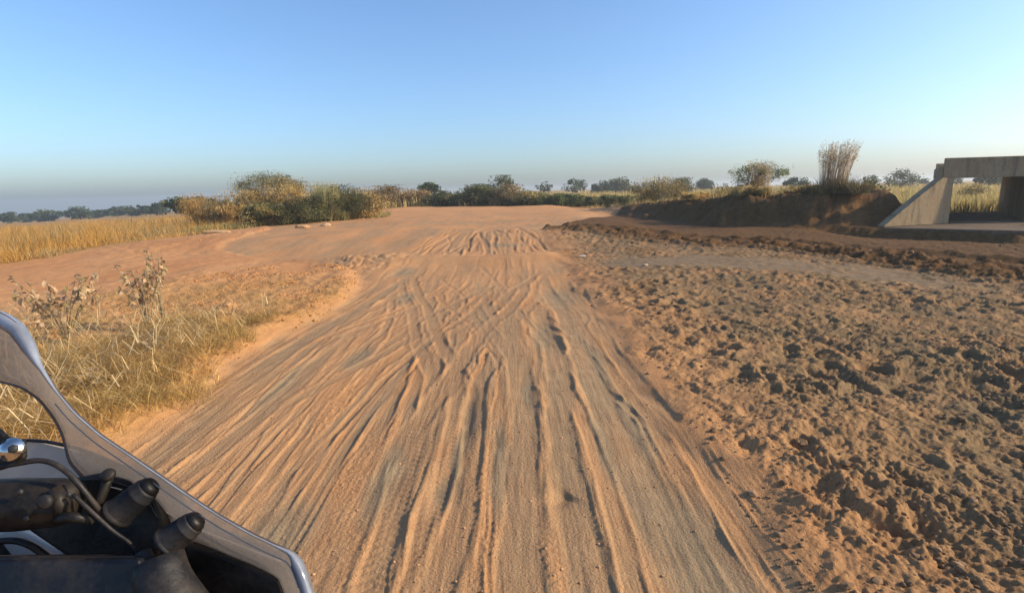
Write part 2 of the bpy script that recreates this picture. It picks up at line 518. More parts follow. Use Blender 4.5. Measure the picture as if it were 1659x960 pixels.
        hb = hb + fd * berm * np.exp(-((t - 1.25) / .24) ** 2) * (1 + .5 * perlin(X[a:b] * 9, Y[a:b] * 9, 36))
        h[a:b] = hb
        gm = k * (.55 + .45 * sstep(-.4, .3, perlin(Yr[a:b] * .8, x0 * 3, 37)))[:, None]
        grey[a:b] = grey[a:b] * (1 - gm) + g * gm
    # hollow of grey dust at the right-hand edge of the ruts, a scoop near the front
    for (cx, cy, rx, ry, dp) in ((.72, 8.3, .36, 1.0, .05), (.36, 6.1, .15, .7, .03), (-2.2, 11.2, .3, .7, .03), (-.4, 2.72, .07, .22, .03), (-.34, 3.7, .05, .5, .025)):
        q = np.exp(-(((X - cx) / rx) ** 2 + ((Y - cy) / ry) ** 2) ** 1.5)
        h -= dp * q; grey = np.maximum(grey, q * .95)
    for (cx, cy, rx, ry) in ((.76, 4.9, .13, 1.1), (.10, 4.1, .08, .7), (.30, 5.7, .14, .8), (-2.0, 4.5, .10, .9), (.78, 2.1, .25, 1.0), (.80, 3.5, .13, .9), (-.10, 3.0, .07, .7), (-1.2, 2.3, .25, .5), (-1.55, 5.3, .16, .5), (-.35, 3.2, .06, .8), (-.75, 2.9, .12, .6), (-1.7, 8.6, .2, .6), (.55, 3.2, .08, .9), (-.2, 15.5, .6, .5)):
        q = np.exp(-(((X - cx + .03 * perlin(Y * 2, cx * 9, 43)) / rx) ** 2 + ((Y - cy) / ry) ** 2) ** 1.5)
        grey = np.maximum(grey, q); h -= .012 * q
    # a scuffed scoop near the front: steep on the right, trailing away to the near left
    qx, qy = (X - .22) * .8 + (Y - 2.6) * .6, -(X - .22) * .6 + (Y - 2.6) * .8
    q = sstep(-.16, .02, qx) * (1 - sstep(.05, .09, qx)) * np.exp(-(qy / .055) ** 2)
    h -= .035 * q
    crumb = fbm(X * 22, Y * 22, 3, 41)
    h += (.016 * np.abs(crumb) - .005) * (1 - sstep(6, 12, Y)) * (.25 + .75 * sstep(-.15, .3, perlin(X * 3.2, Y * .9, 42))) * (1 - .9 * np.clip(grey * 1.2, 0, 1))
    h += (.0035 * perlin(X * 26, Y * 2.0, 24) + .003 * perlin(X * 48, Y * 4.0, 25) * (1 - sstep(4, 7, Y))) * (1 - sstep(9, 13, Y))
    z = z + (.74 * h - .05) * road * near
    # ---- churned clods on the right
    wx = X + .06 * perlin(X * 3.1, Y * 3.1, 51); wy = Y + .06 * perlin(X * 3.1, Y * 3.1, 52)
    pale_d = capsule(X, Y, [(2.7, 11.4), (4.4, 10.9), (5.6, 9.6), (6.9, 8.3)]) + .35 * perlin(X * .9, Y * .9, 53)
    pale = (1 - sstep(.5, 1.15, pale_d + .4 * perlin(X * 2.2, Y * 2.2, 153))) * right * (1 - sstep(6.2, 7.4, X)) * np.clip(.95 + .5 * perlin(X * 1.6, Y * 3, 154), .3, 1)
    xb = np.interp(Y, [3, 5.5, 8.7, 10.3, 13.1, 15.7, 17.7, 19, 21.6, 30], [10.5, 9.5, 8.3, 7.9, 6.6, 4.6, 3.2, 1.7, 1.5, 4])
    bq = X - xb + .5 * perlin(X * .7, Y * .7, 54)
    band = np.exp(-((bq) / 1.0) ** 2) * right * sstep(5, 8, Y) * (1 - sstep(22, 27, Y))
    beyond = sstep(-.8, .9, bq) * right * (1 - sstep(40, 60, Y))
    d1, id1 = worley(wx / .30, wy / .36, 1)
    d2, id2 = worley(wx / .17, wy / .19, 2)
    deep = .35 + .65 * sstep(-.25, .35, perlin(X * .55, Y * .55, 55))
    pit = -(1 - sstep(.16, .42, d1)) * (.25 + .75 * id1) + .35 * np.exp(-((d1 - .5) / .12) ** 2)
    cl = .070 * pit * deep - .028 * (1 - sstep(.12, .4, d2)) * id2
    billow = np.abs(perlin(wx * 3.4, wy * 3.4, 56))
    cl = cl + .05 * (billow - .25) + .05 * np.abs(perlin(wx * 7.5, wy * 8.5, 57)) + .028 * np.abs(fbm(wx * 15, wy * 17, 3, 58)) * (1 - sstep(8, 15, Y)) + .016 * perlin(X * 38, Y * 38, 158) * (1 - sstep(4.5, 8, Y))
    cl = cl + .035 * perlin(X * .8, Y * .8, 59)
    amp = right * (.85 + .45 * sstep(-.3, .25, perlin(X * .75, Y * .75, 155))) * (1 - .9 * pale) * (1 - .55 * beyond) * (1 - sstep(20, 40, Y)) * (.75 + .25 * sstep(1.2, 2.2, X))
    z = z + .66 * cl * amp
    ridges = np.abs(perlin(bq * 1.6, Y * .25 + X * .1, 61)) - .3
    z = z - (.22 * ridges - .15 * np.abs(perlin(wx * 2.2, wy * 2.2, 62)) - .07 * np.abs(perlin(wx * 6, wy * 6, 162))) * band
    berm2 = np.exp(-((bq - 1.5) / .25) ** 2) * right * sstep(7, 10, Y) * (1 - sstep(18, 22, Y))
    z = z + .12 * berm2 * (1 + .6 * perlin(X * 2, Y * 2, 63))
    # ---- left: rough verge, rubble, side track
    z = z + median * (.08 + .03 * fbm(X * 3.5, Y * 3.5, 4, 64) + .012 * perlin(X * 16, Y * 16, 65) * (1 - sstep(7, 12, Y)))
    rub = np.exp(-(((X + 3.3) / .95) ** 2 + ((Y - 12.6) / 1.5) ** 2) ** 2)
    rub = np.maximum(rub, np.exp(-(((X + 10.3) / 1.6) ** 2 + ((Y - 20.5) / 1.2) ** 2) ** 2) * .7)
    z = z + rub * (.09 * np.abs(perlin(wx * 3, wy * 3, 66)) + .05 * np.abs(perlin(wx * 8, wy * 8, 67)) + .02)
    strip = left * (1 - median) * (1 - field)
    z = z + strip * near * (.03 * np.abs(perlin(X * 1.2, Y * .5, 68)) + .012 * fbm(X * 4, Y * 3, 3, 69) * (1 - sstep(14, 26, Y)))
    z = z + strip * .05 * np.abs(perlin(X * 2.2, Y * 2.2, 70)) * sstep(13, 17, Y) * (1 - sstep(26, 32, Y)) * sstep(-.1, .3, perlin(X * .3, Y * .3, 71))
    z = z + field * .05 * fbm(X * .9, Y * .9, 3, 72) * near
    bankm = sstep(.18, .45, terrain(X, Y)) * sstep(5, 8, X) * (1 - sstep(45, 60, Y))
    z = z + bankm * (.10 * fbm(X * 1.8, Y * 1.8, 4, 73) - .16 * np.exp(-(perlin(X * 1.1 + .3 * Y, Y * .5, 74) / .09) ** 2) + .04 * np.abs(perlin(X * 6, Y * 6, 75)))
    # hole dug in the verge
    q = np.exp(-(((X + 3.5) / .16) ** 2 + ((Y - 6.75) / .2) ** 2) ** 2); z = z - .13 * q
    # ---- what the ground is made of; dark also holds painted shade by the bank
    brown = right * np.clip(.90 + .28 * perlin(X * 1.3, Y * 1.3, 81) + .2 * perlin(X * 5, Y * 5, 82), 0, 1)
    brown = brown * (.55 + .45 * sstep(1.2, 2.6, X))
    damp = np.clip(.62 * sstep(-.1, .45, perlin(wx * 1.1, wy * 1.1, 83)) * right * sstep(4.5, 10, Y), 0, 1)
    dark = np.clip(np.maximum(band * 1.15, np.maximum(.92 * beyond, .6 * damp)), 0, .97) * (1 - pale)  # dark mud and damp; beyond also paints in the shadow near the culvert
    dark = np.maximum(dark, bankm * .9)  # moist bank soil, with the shade on its face put into the colour
    dark = dark * (1 - sstep(34, 46, Y) * .6)
    straw = np.maximum(field, median * np.clip(.55 + .5 * perlin(X * 1.4, Y * 1.4, 84), 0, .8) * (1 - sstep(8, 12, Y)))
    straw = np.maximum(straw, sstep(52, 64, Y + 1.0 * (X < 0)) * sstep(-200, 0, X + 160))
    straw = np.maximum(straw, sstep(11.5, 13, X) * sstep(23, 26, Y))
    red = np.clip(strip * .22 + .55 * perlin(X * .5, Y * .3, 85), 0, 1) * (1 - .5 * road)
    grey = grey * road * near
    m1 = np.stack([grey, brown * (1 - sstep(60, 70, Y)), dark, straw], -1).reshape(-1, 4).clip(0, 1)
    m2 = np.stack([pale, red, field, np.ones_like(field)], -1).reshape(-1, 4).clip(0, 1)
    idx = np.arange(nr * nc).reshape(nr, nc)
    q = np.stack([idx[:-1, :-1], idx[:-1, 1:], idx[1:, 1:], idx[1:, :-1]], -1).reshape(-1, 4)
    V = np.stack([X, Y, z], -1).reshape(-1, 3)
    o = mesh_np('ground', V, [q], SOIL, None, {'mask': m1, 'mask_b': m2}, True)
    tag(o, 'sandy dirt road with wheel ruts and churned soil either side', None, None, 'structure')
    return rows, s, ws, z


G_rows, G_s, G_ws, G_z = make_ground()


def gz(x, y):
    """height of the finished ground at points"""
    x = np.atleast_1d(np.asarray(x, float)); y = np.atleast_1d(np.asarray(y, float))
    i = np.clip(np.searchsorted(G_rows, y) - 1, 0, len(G_rows) - 2)
    s = x / G_ws[i]
    j = np.clip(np.searchsorted(G_s, s) - 1, 0, len(G_s) - 2)
    t = np.clip((y - G_rows[i]) / (G_rows[i + 1] - G_rows[i]), 0, 1)
    s0 = np.clip((s - G_s[j]) / (G_s[j + 1] - G_s[j]), 0, 1)
    a = G_z[i, j] * (1 - s0) + G_z[i, j + 1] * s0
    b = G_z[i + 1, j] * (1 - s0) + G_z[i + 1, j + 1] * s0
    return a * (1 - t) + b * t


# ------------------------------------------------------------------ clods and stones
def ico():
    p = (1 + 5 ** .5) / 2
    v = np.array([(-1, p, 0), (1, p, 0), (-1, -p, 0), (1, -p, 0), (0, -1, p), (0, 1, p), (0, -1, -p), (0, 1, -p), (p, 0, -1), (p, 0, 1), (-p, 0, -1), (-p, 0, 1)], float)
    v /= np.linalg.norm(v[0])
    f = np.array([(0, 11, 5), (0, 5, 1), (0, 1, 7), (0, 7, 10), (0, 10, 11), (1, 5, 9), (5, 11, 4), (11, 10, 2), (10, 7, 6), (7, 1, 8), (3, 9, 4), (3, 4, 2), (3, 2, 6), (3, 6, 8), (3, 8, 9), (4, 9, 5), (2, 4, 11), (6, 2, 10), (8, 6, 7), (9, 8, 1)])
    return v, f


ICO_V, ICO_F = ico()


def clods(name, xs, ys, size, cols, label, cat, rng):
    n = len(xs)
    v = ICO_V[None] * (1 + .38 * (rng.random((n, 12, 1)) - .5)) * size[:, None, None]
    v = v * (np.array([1, 1, .62])[None, None] * (1 + .5 * (rng.random((n, 1, 3)) - .5)))
    a = rng.random(n) * 6.28; ca, sa = np.cos(a)[:, None], np.sin(a)[:, None]
    x = v[..., 0] * ca - v[..., 1] * sa; y = v[..., 0] * sa + v[..., 1] * ca
    z = v[..., 2] + (gz(xs, ys) + size * .12)[:, None]
    V = np.stack([x + xs[:, None], y + ys[:, None], z], -1).reshape(-1, 3)
    f = (ICO_F[None] + (np.arange(n) * 12)[:, None, None]).reshape(-1, 3)
    o = mesh_np(name, V, [f], STONE, None, np.repeat(cols, 12, 0))
    return tag(o, label, cat, None, 'stuff')


def scatter_clods():
    rng = np.random.default_rng(5)
    # right-hand side
    n = 10000
    y = 1.5 + 13 * rng.random(n) ** 1.8; x = 1.1 + rng.random(n) * (1.15 * y + .9)
    keep = (perlin(x * .9, y * .9, 91) > -.25) & (capsule(x, y, [(2.7, 11.4), (4.4, 10.9), (5.6, 9.6), (6.9, 8.3)]) > .9)
    x, y = x[keep], y[keep]
    sz = np.clip(.003 + .007 * rng.random(len(x)) ** 2 + .022 * rng.random(len(x)) ** 16, 0, .03) * (1 + .05 * y)
    c = np.array([.215, .130, .068])[None] * (.75 + .6 * rng.random((len(x), 1))) * (1 - .3 * sstep(7, 12, y))[:, None]
    clods('soil_crumbs', x, y, sz, c, 'small crumbs of churned soil strewn right of the ruts', 'soil', rng)
    n = 12000
    x = np.concatenate([-3.3 + .8 * rng.normal(size=1500), -6 + rng.random(n) * 3.5, -11 + rng.random(1200) * 6])
    y = np.concatenate([12.6 + 1.0 * rng.normal(size=1500), 4 + 8 * rng.random(n), 17 + rng.random(1200) * 8])
    kp = (rng.random(len(x)) < sstep(-.25, .35, perlin(x * 1.1, y * 1.1, 92))) & (x < road_edges(y)[0] + .1 * rng.normal(size=len(x))); x, y = x[kp], y[kp]
    sz = (.004 + .011 * rng.random(len(x)) ** 3) * (1 + .07 * y)
    c = np.array([.43, .21, .075])[None] * (.65 + .6 * rng.random((len(x), 1)))
    clods('verge_gravel', x, y, sz, c, 'reddish clods and gravel on the rough left verge', 'gravel', rng)
    n = 2000
    y = 1.5 + 8 * rng.random(n) ** 1.6; x = -2.6 + 3.6 * rng.random(n)
    sz = .003 + .006 * rng.random(n) ** 2
    c = np.array([.45, .25, .12])[None] * (.7 + .5 * rng.random((n, 1)))
    clods('sand_grit', x, y, sz, c, 'fine grit lying between the wheel ruts', 'grit', rng)


scatter_clods()


def rock(px, py, size, flat, col, label, name='stone', cat='stone', seed=0, z0=0.0):
    rng = np.random.default_rng(seed)
    p = gnd(px, py)
    base = np.array([p[0], p[1], gz(p[0], p[1])[0]])
    # a stone with 80 faces: split each face of the icosahedron once
    v = [tuple(a) for a in ICO_V]; f = []; mid = {}

    def mp(a, b):
        k = (min(a, b), max(a, b))
        if k not in mid:
            q = (np.array(v[a]) + np.array(v[b])) / 2; v.append(tuple(q / np.linalg.norm(q))); mid[k] = len(v) - 1
        return mid[k]
    for a, b, c in ICO_F:
        ab, bc, ca = mp(a, b), mp(b, c), mp(c, a)
        f += [(a, ab, ca), (b, bc, ab), (c, ca, bc), (ab, bc, ca)]
    v = np.array(v)
    v = v * (1 + .28 * (rng.random((len(v), 1)) - .5)) * np.array(size)[None] * np.array([1, 1, flat])[None]
    v[:, 2] += size[2] * flat * .4
    m = MB(); m.add(v, f, None, np.array(col)[None] * (.85 + .3 * rng.random((len(v), 1))))
    o = m.build(name, STONE); o.location = base
    tag(o, label, cat)
    return o


rock(490, 376, (.34, .2, .2), .6, (.46, .27, .13), 'pale flat-topped stone left of the dark bush at the edge of the dirt', seed=1)
rock(528, 371, (.24, .18, .14), .7, (.50, .33, .19), 'pale stone directly below the dark green bush', seed=2)
rock(352, 383, (.6, .3, .16), .6, (.46, .29, .14), 'long low pale lump of earth where the golden field begins', 'earth_lump', 'earth lump', 3)
rock(944, 414, (.085, .04, .03), .6, (.78, .72, .64), 'white scrap lying on the brown clods right of the ruts', 'litter_scrap', 'litter', 4)
rock(1045, 432, (.06, .05, .04),   .7, (.40, .29, .19), 'small pale stone on the clods before the pale mud flat', seed=5)
rock(981, 340, (.38, .2, .14), .6, (.62, .46, .34), 'pale block at the far end of the road beside the spoil bank', seed=6)
rock(370, 505, (.13, .1, .08), .8, (.40, .215, .09), 'tan lump of earth beside the hole in the verge', 'earth_lump', 'earth lump', 7)
rock(262, 548, (.08, .06, .06), .9, (.42, .27, .13), 'rounded tan stone lying in the dry roadside grass', seed=8)


# ------------------------------------------------------------------ grass and plants
def blades(base, h, ang, lean, wid, col, rng, segs=3, droop=None, tip_col=None):
    n = len(base)
    t = np.linspace(0, 1, segs + 1)
    d = np.stack([np.cos(ang), np.sin(ang), np.zeros(n)], -1)
    if droop is None: droop = .35 * lean
    pos = base[:, None] + d[:, None] * (h * lean)[:, None, None] * (t ** 1.6)[None, :, None]
    pos[..., 2] += h[:, None] * (t[None] - droop[:, None] * (t ** 2.4)[None])
    yaw = ang + np.pi / 2 + rng.normal(0, .7, n)
    wv = np.stack([np.cos(yaw), np.sin(yaw), np.zeros(n)], -1) * wid[:, None] * .5
    taper = 1 - t * .55
    L = pos[:, :-1] - wv[:, None] * taper[None, :-1, None]
    Rr = pos[:, :-1] + wv[:, None] * taper[None, :-1, None]
    T = pos[:, -1:]
    k = 2 * segs + 1
    V = np.concatenate([np.stack([L, Rr], 2).reshape(n, 2 * segs, 3), T], 1)
    q = np.array([(2 * i, 2 * i + 1, 2 * i + 3, 2 * i + 2) for i in range(segs - 1)]).reshape(-1, 4)
    tri = np.array([(2 * segs - 2, 2 * segs - 1, 2 * segs)])
    off = (np.arange(n) * k)[:, None, None]
    f4 = (q[None] + off).reshape(-1, 4) if segs > 1 else np.zeros((0, 4), int)
    f3 = (tri[None] + off).reshape(-1, 3)
    C = np.repeat(col[:, None], k, 1)
    return V.reshape(-1, 3), f3, f4, C.reshape(-1, 3)


def pick(rng, n, pal, var=.18):
    pal = np.array(pal); c = pal[rng.integers(0, len(pal), n)]
    return np.clip(c * (1 + var * rng.normal(size=(n, 1))), .01, .9)


STRAW = [(0.500, 0.320, 0.106), (0.560, 0.376, 0.137), (0.440, 0.263, 0.084), (0.600, 0.423, 0.175), (0.400, 0.254, 0.091)]
STRAW_G = [(0.340, 0.282, 0.084), (0.420, 0.320, 0.099), (0.260, 0.235, 0.068), (0.480, 0.348, 0.122)]
GOLD = [(0.540, 0.301, 0.076), (0.500, 0.263, 0.065), (0.580, 0.348, 0.099), (0.460, 0.263, 0.072)]
PALE_G = [(0.520, 0.395, 0.152), (0.460, 0.357, 0.129), (0.560, 0.414, 0.167), (0.400, 0.329, 0.114)]


def grass_stuff(name, x, y, h, wid, pal, label, rng, lean=(.2, .7), segs=2, cat='grass', var=.18, wind=None):
    n = len(x)
    base = np.stack([x, y, gz(x, y) - .02], -1)
    ang = rng.random(n) * 6.283 if wind is None else wind + rng.normal(0, .9, n)
    ln = rng.uniform(lean[0], lean[1], n)
    V, f3, f4, C = blades(base, h, ang, ln, wid, pick(rng, n, pal, var), rng, segs)
    o = mesh_np(name, V, [f3, f4], GRASS, None, C)
    return tag(o, label, cat, None, 'stuff')


def verge_grass():
    rng = np.random.default_rng(21)
    # tangled dry grass beside the wheel
    nt_ = 4200
    tx = -7.2 + 4.9 * rng.random(nt_); ty = 1.2 + 7.6 * rng.random(nt_)
    xl, _ = road_edges(ty)
    e = xl - tx - .0 + .36 * perlin(tx * .9, ty * .9, 101) - .28 * np.clip(ty - 6.0, 0, 9)
    lim = np.where(tx < -4.4, 5.1 + .8 * perlin(tx * .8, 3.3, 103), 7.0)
    dens = sstep(0, .22, e) * (1 - sstep(lim - .8, lim + .5, ty)) * (.35 + .65 * sstep(-.35, .2, perlin(tx * 1.3, ty * 1.3, 105)))
    k = rng.random(nt_) < dens
    tx, ty = tx[k], ty[k]; nt_ = len(tx)
    per = rng.integers(20, 54, nt_)
    ti = np.repeat(np.arange(nt_), per); n = len(ti)
    ra = rng.random(n) * 6.283; rr_ = .11 * np.sqrt(rng.random(n))
    x = tx[ti] + np.cos(ra) * rr_; y = ty[ti] + np.sin(ra) * rr_
    th_ = rng.uniform(.6, 1.5, nt_)[ti]
    h = rng.uniform(.07, .25, n) * th_ * (1 - .35 * sstep(5, 8, y))
    base = np.stack([x, y, gz(x, y) - .01 + .03 * rng.random(n)], -1)
    gm = (sstep(-.1, .4, perlin(tx * .8, ty * .8, 107)) * rng.random(nt_))[ti][:, None]
    tone = (1 + .22 * rng.normal(size=nt_)).clip(.6, 1.4)[ti][:, None]
    col = (pick(rng, n, STRAW) * (1 - .8 * gm) + pick(rng, n, STRAW_G) * .8 * gm) * tone
    bend = rng.normal(0, .9, n) + ra
    V, f3, f4, C = blades(base, h, bend, rng.uniform(.3, 2.0, n), rng.uniform(.0025, .006, n), col, rng, 3, rng.uniform(.15, .95, n))
    mb = MB(); mb.add(V, f3, f4, C)
    # long fallen straws lying across it
    m = 1500
    xs = -6.2 + 3.6 * rng.random(m); ys = 2.0 + 4.6 * rng.random(m)
    xl, _ = road_edges(ys); kk = xs < xl - .1; xs, ys = xs[kk], ys[kk]; m = len(xs)
    b2 = np.stack([xs, ys, gz(xs, ys) + rng.uniform(.06, .28, m)], -1)
    V, f3, f4, C = blades(b2, rng.uniform(.25, .6, m), rng.random(m) * 6.283, rng.uniform(.8, 1.4, m), rng.uniform(.004, .008, m), pick(rng, m, [(.62, .47, .24), (.56, .40, .19), (.66, .52, .30)]), rng, 3, rng.uniform(.7, 1.1, m))
    mb.add(V, f3, f4, C)
    o = mb.build('dry_grass', GRASS)
    tag(o, 'tangled dry straw-coloured grass on the near left verge', 'grass', None, 'stuff')
    # short stubble further along the verge
    n = 6000
    x = -6.3 + 3.6 * rng.random(n); y = 5.5 + 5.5 * rng.random(n)
    xl, _ = road_edges(np.minimum(y, 9))
    k = (x < xl - .15) & (rng.random(n) < sstep(-.1, .4, perlin(x * 1.2, y * 1.2, 108)) * (1 - sstep(8.5, 10.5, y)))
    x, y = x[k], y[k]; n = len(x)
    grass_stuff('grass_stubble', x, y, rng.uniform(.04, .14, n), rng.uniform(.004, .009, n), [(.48, .30, .13), (.44, .27, .12), (.50, .34, .15), (.36, .26, .11)], 'short dry stubble on the verge beyond the tangled grass', rng, (.3, 1.2))


verge_grass()


def field_grass():
    rng = np.random.default_rng(31)
    # golden field left of the side track, a dense soft edge and thinner behind
    n = 100000
    u = rng.random(n)
    y = 9.5 + 75 * u ** 1.7
    x = -13.2 - (3.0 + y * .62) * rng.random(n) ** 1.1 + 1.1 * perlin(y * .25, 2.0, 111)
    h = rng.uniform(.35, 1.0, n) * (.55 + .45 * sstep(-13.4, -15.5, x)) * (.75 + .35 * perlin(x * .25, y * .25, 112))
    hh = np.clip(h * (1 + .5 * perlin(x * .6, y * .6, 115)), .12, 1.4)
    k = y < 60
    x, y, hh = x[k], y[k], hh[k]; n = len(x)
    pt = (sstep(-.25, .35, perlin(x * .35, y * .35, 116)) * rng.random(n) * 1.6).clip(0, 1) > .5
    for nm, kk, pal, lab in (('golden_field_grass', ~pt, GOLD, 'soft golden grass of the field on the far left'), ('tawny_field_grass', pt, [(.44, .31, .14), (.38, .27, .12), (.50, .37, .18), (.34, .25, .10)], 'paler tawny patches in the grass field on the far left')):
        grass_stuff(nm, x[kk], y[kk], hh[kk], (.006 + .0008 * y * (.6 + rng.random(n)))[kk], pal, lab, rng, (.15, .9), 1, var=.14)
    # pale grass of the open fields ahead
    n = 24000
    y = 52 + 150 * rng.random(n) ** 1.5
    x = (rng.random(n) * 1.7 - .55) * y
    k = (x > -26) | (y > 70)
    x, y = x[k], y[k]; n = len(x)
    grass_stuff('pale_field_grass', x, y, rng.uniform(.6, 1.25, n), .02 + .0014 * y * rng.uniform(.5, 1.3, n), PALE_G, 'pale yellow grass of the open fields beyond the road', rng, (.1, .5), 2)
    n = 16000
    y = 24 + 32 * rng.random(n) ** 1.3; x = 12 + rng.random(n) * (1.05 * y - 6)
    k = (x > 14.5) | (y > 26)
    x, y = x[k], y[k]; n = len(x)
    grass_stuff('meadow_grass', x, y, rng.uniform(.35, .85, n), .012 + .0012 * y * rng.uniform(.5, 1.3, n), PALE_G + [(.30, .29, .12)], 'yellow green grass behind the spoil bank and culvert', rng, (.1, .6), 2)
    # green verge growing along the far edge of the road
    n = 16000
    x = -13 + 32 * rng.random(n); y = 0 * x
    y = np.where(x < 0, 58 - (x + 15) * .45, 51.5 - x * .55) + rng.random(n) * 4
    k = x < 10.5
    x, y = x[k], y[k]; n = len(x)
    hh = rng.uniform(.4, 1.1, n) * (.8 + .5 * perlin(x * .35, y * .2, 113)).clip(.3, 1.4)
    grass_stuff('green_verge', x, y, hh, rng.uniform(.04, .09, n), [(.12, .13, .045), (.16, .15, .055), (.22, .18, .07), (.26, .20, .085)], 'green and straw weeds lining the far edge of the road', rng, (.1, .5), 2)
    # weeds at the foot of the left thicket
    n = 5000
    x = -14.5 + 7 * rng.random(n); y = 26.2 + (x + 13.1) * 1.35 + rng.random(n) * 1.6 - .3
    grass_stuff('thicket_weeds', x, y, rng.uniform(.15, .45, n), rng.uniform(.02, .04, n), [(.30, .29, .10), (.38, .32, .12), (.44, .33, .14)], 'low yellow green weeds at the foot of the left thicket', rng, (.2, .7), 2)
    # tufts on top of the bank
    n = 7000
    t = rng.random(n); pts = np.array(BANK)
    s = np.linspace(0, 1, len(pts))
    x = np.interp(t, s, pts[:, 0]) + rng.normal(.55, .55, n); y = np.interp(t, s, pts[:, 1]) + rng.normal(.6, .55, n)
    k = (x < 14.4) & (rng.random(n) < sstep(-.25, .35, perlin(x * .9, y * .9, 114)))
    x, y = x[k], y[k]; n = len(x)
    grass_stuff('bank_grass', x, y, rng.uniform(.15, .5, n), rng.uniform(.014, .03, n), PALE_G + STRAW + [(.22, .22, .09)], 'sparse dry grass along the crest of the spoil bank', rng, (.2, .8), 2)


field_grass()


def leaf_quads(P, size, rng, aspect=1.6, droop=.3):
    n = len(P)
    a = rng.normal(size=(n, 3)); a[:, 2] = (a[:, 2] * .6 - droop * .4) if aspect < 3 else np.abs(a[:, 2]) * 1.1 + .35
    a /= np.linalg.norm(a, axis=1)[:, None]
    b = np.cross(a, rng.normal(size=(n, 3))); b /= np.linalg.norm(b, axis=1)[:, None] + 1e-9
    s = size[:, None]
    V = np.stack([P - a * s * aspect * .5, P + b * s * .5, P + a * s * aspect * .5, P - b * s * .5], 1)
    f = (np.arange(n) * 4)[:, None] + np.arange(4)[None]
    return V.reshape(-1, 3), f


GREEN = [(.085, .11, .035), (.10, .125, .04), (.065, .09, .03), (.12, .13, .045)]
OLIVE = [(.16, .15, .06), (.13, .13, .05), (.19, .17, .075), (.11, .115, .045)]
DRYB = [(.47, .33, .12), (.53, .38, .15), (.40, .28, .10), (.57, .43, .19)]
TANB = [(0.560, 0.404, 0.144), (0.500, 0.357, 0.122), (0.620, 0.451, 0.175), (0.440, 0.329, 0.106)]
DARKG = [(.085, .095, .036), (.105, .115, .045), (.125, .125, .05)]


def plant(name, x, y, height, width, label, cat, group=None, pal=GREEN, n=2600, leaf=.08, base=.25, clumps=34, flat=.0, trunks=1, seed=0, gap=.5, lobes=None, bark=(.16, .12, .085), sparse=False, aspect=1.6, spread=.20, depth=None, trunk_r=None):
    """bush or tree: tapered stems with limbs, and a crown of leaf clumps. base = where the crown begins (share of the height)"""
    rng = np.random.default_rng(seed + 1000)
    z0 = gz(x, y)[0]
    root = empty(name, (x, y, z0 - .02), label, cat, group)
    depth = depth or width * .8
    h0 = base * height
    if lobes is None:
        lobes = [(0, 0, (h0 + height) / 2, width / 2, depth / 2, (height - h0) / 2, 1.0)]
    else:
        lobes = [(a * width, b * depth, c * height, d * width, d * depth, e * height, w_) for (a, b, c, d, e, w_) in lobes]
    wts = np.array([l[6] for l in lobes]); wts = wts / wts.sum()
    cc = []
    for _ in range(clumps):
        l = lobes[rng.choice(len(lobes), p=wts)]
        d = rng.normal(size=3); d /= np.linalg.norm(d)
        if flat: d[2] = abs(d[2]) if rng.random() < flat else d[2]
        r = rng.uniform(.45, 1.0) ** .6
        cc.append((l[0] + d[0] * l[3] * r * .9, l[1] + d[1] * l[4] * r * .9, l[2] + d[2] * l[5] * r * .88, min(l[3], l[5])))
    cc = np.array(cc)
    ci = rng.integers(0, clumps, n)
    tone = 1 + .38 * rng.normal(size=clumps).clip(-1.4, 1.6)
    cs = cc[ci, 3:4] * spread * 1.9 * (.5 + rng.random((clumps, 1)))[ci]
    P = cc[ci, :3] + rng.normal(size=(n, 3)).clip(-1.5, 1.5) * cs * np.array([1, 1, .7])[None]
    P[:, 2] = np.maximum(P[:, 2], .02 * height)
    V, f = leaf_quads(P, leaf * rng.uniform(.6, 1.35, n), rng, aspect)
    cpal = np.array(pal)[rng.integers(0, len(pal), clumps)]
    col = cpal[ci] * .6 + pick(rng, n, pal, .2) * .4
    col = np.clip(col * tone[ci][:, None].clip(.5, 1.6), .01, .9)
    # trunk and limbs
    m = MB()
    tr = trunk_r or max(.02, height * .022)
    for k in range(trunks):
        ang = rng.random() * 6.28; sp = 0 if trunks == 1 else width * .10
        b0 = np.array([math.cos(ang) * sp * .5, math.sin(ang) * sp * .5, -.05])
        fork = np.array([b0[0] * 2 + rng.normal() * width * .03, b0[1] * 2 + rng.normal() * width * .03, max(h0 * .95, height * .18)])
        mid = (b0 + fork) / 2 + rng.normal(size=3) * height * .012
        m.tube([b0, mid, fork], [tr * 1.25, tr, tr * .8], 6, bark)
        sel = rng.choice(clumps, min(clumps, max(5, clumps // (2 * trunks))), replace=False)
        for s in sel:
            e = cc[s, :3]; mp_ = fork + (e - fork) * .5 + np.array([0, 0, .10 * np.linalg.norm(e - fork)]) + rng.normal(size=3) * .03 * height
            m.tube([fork, mp_, e], [tr * .55, tr * .34, tr * .12], 4, np.array(bark) * rng.uniform(.8, 1.25), cap=False)
            for _ in range(3 if sparse else 1):
                e2 = e + rng.normal(size=3) * cc[s, 3] * .35
                m.tube([mp_ + (e - mp_) * .4, (mp_ + e2) / 2 + .02, e2], [tr * .2, tr * .14, tr * .06], 3, np.array(bark) * 1.1, cap=False)
    is_tree = 'tree' in name
    m.build('trunk' if is_tree else 'stems', BARK, root, True)
    mesh_np('crown' if is_tree else 'foliage', V, [f], LEAF, root, np.repeat(col, 4, 0))
    return root


def sightx(px, Y):
    return at(px, 310, Y)[0]


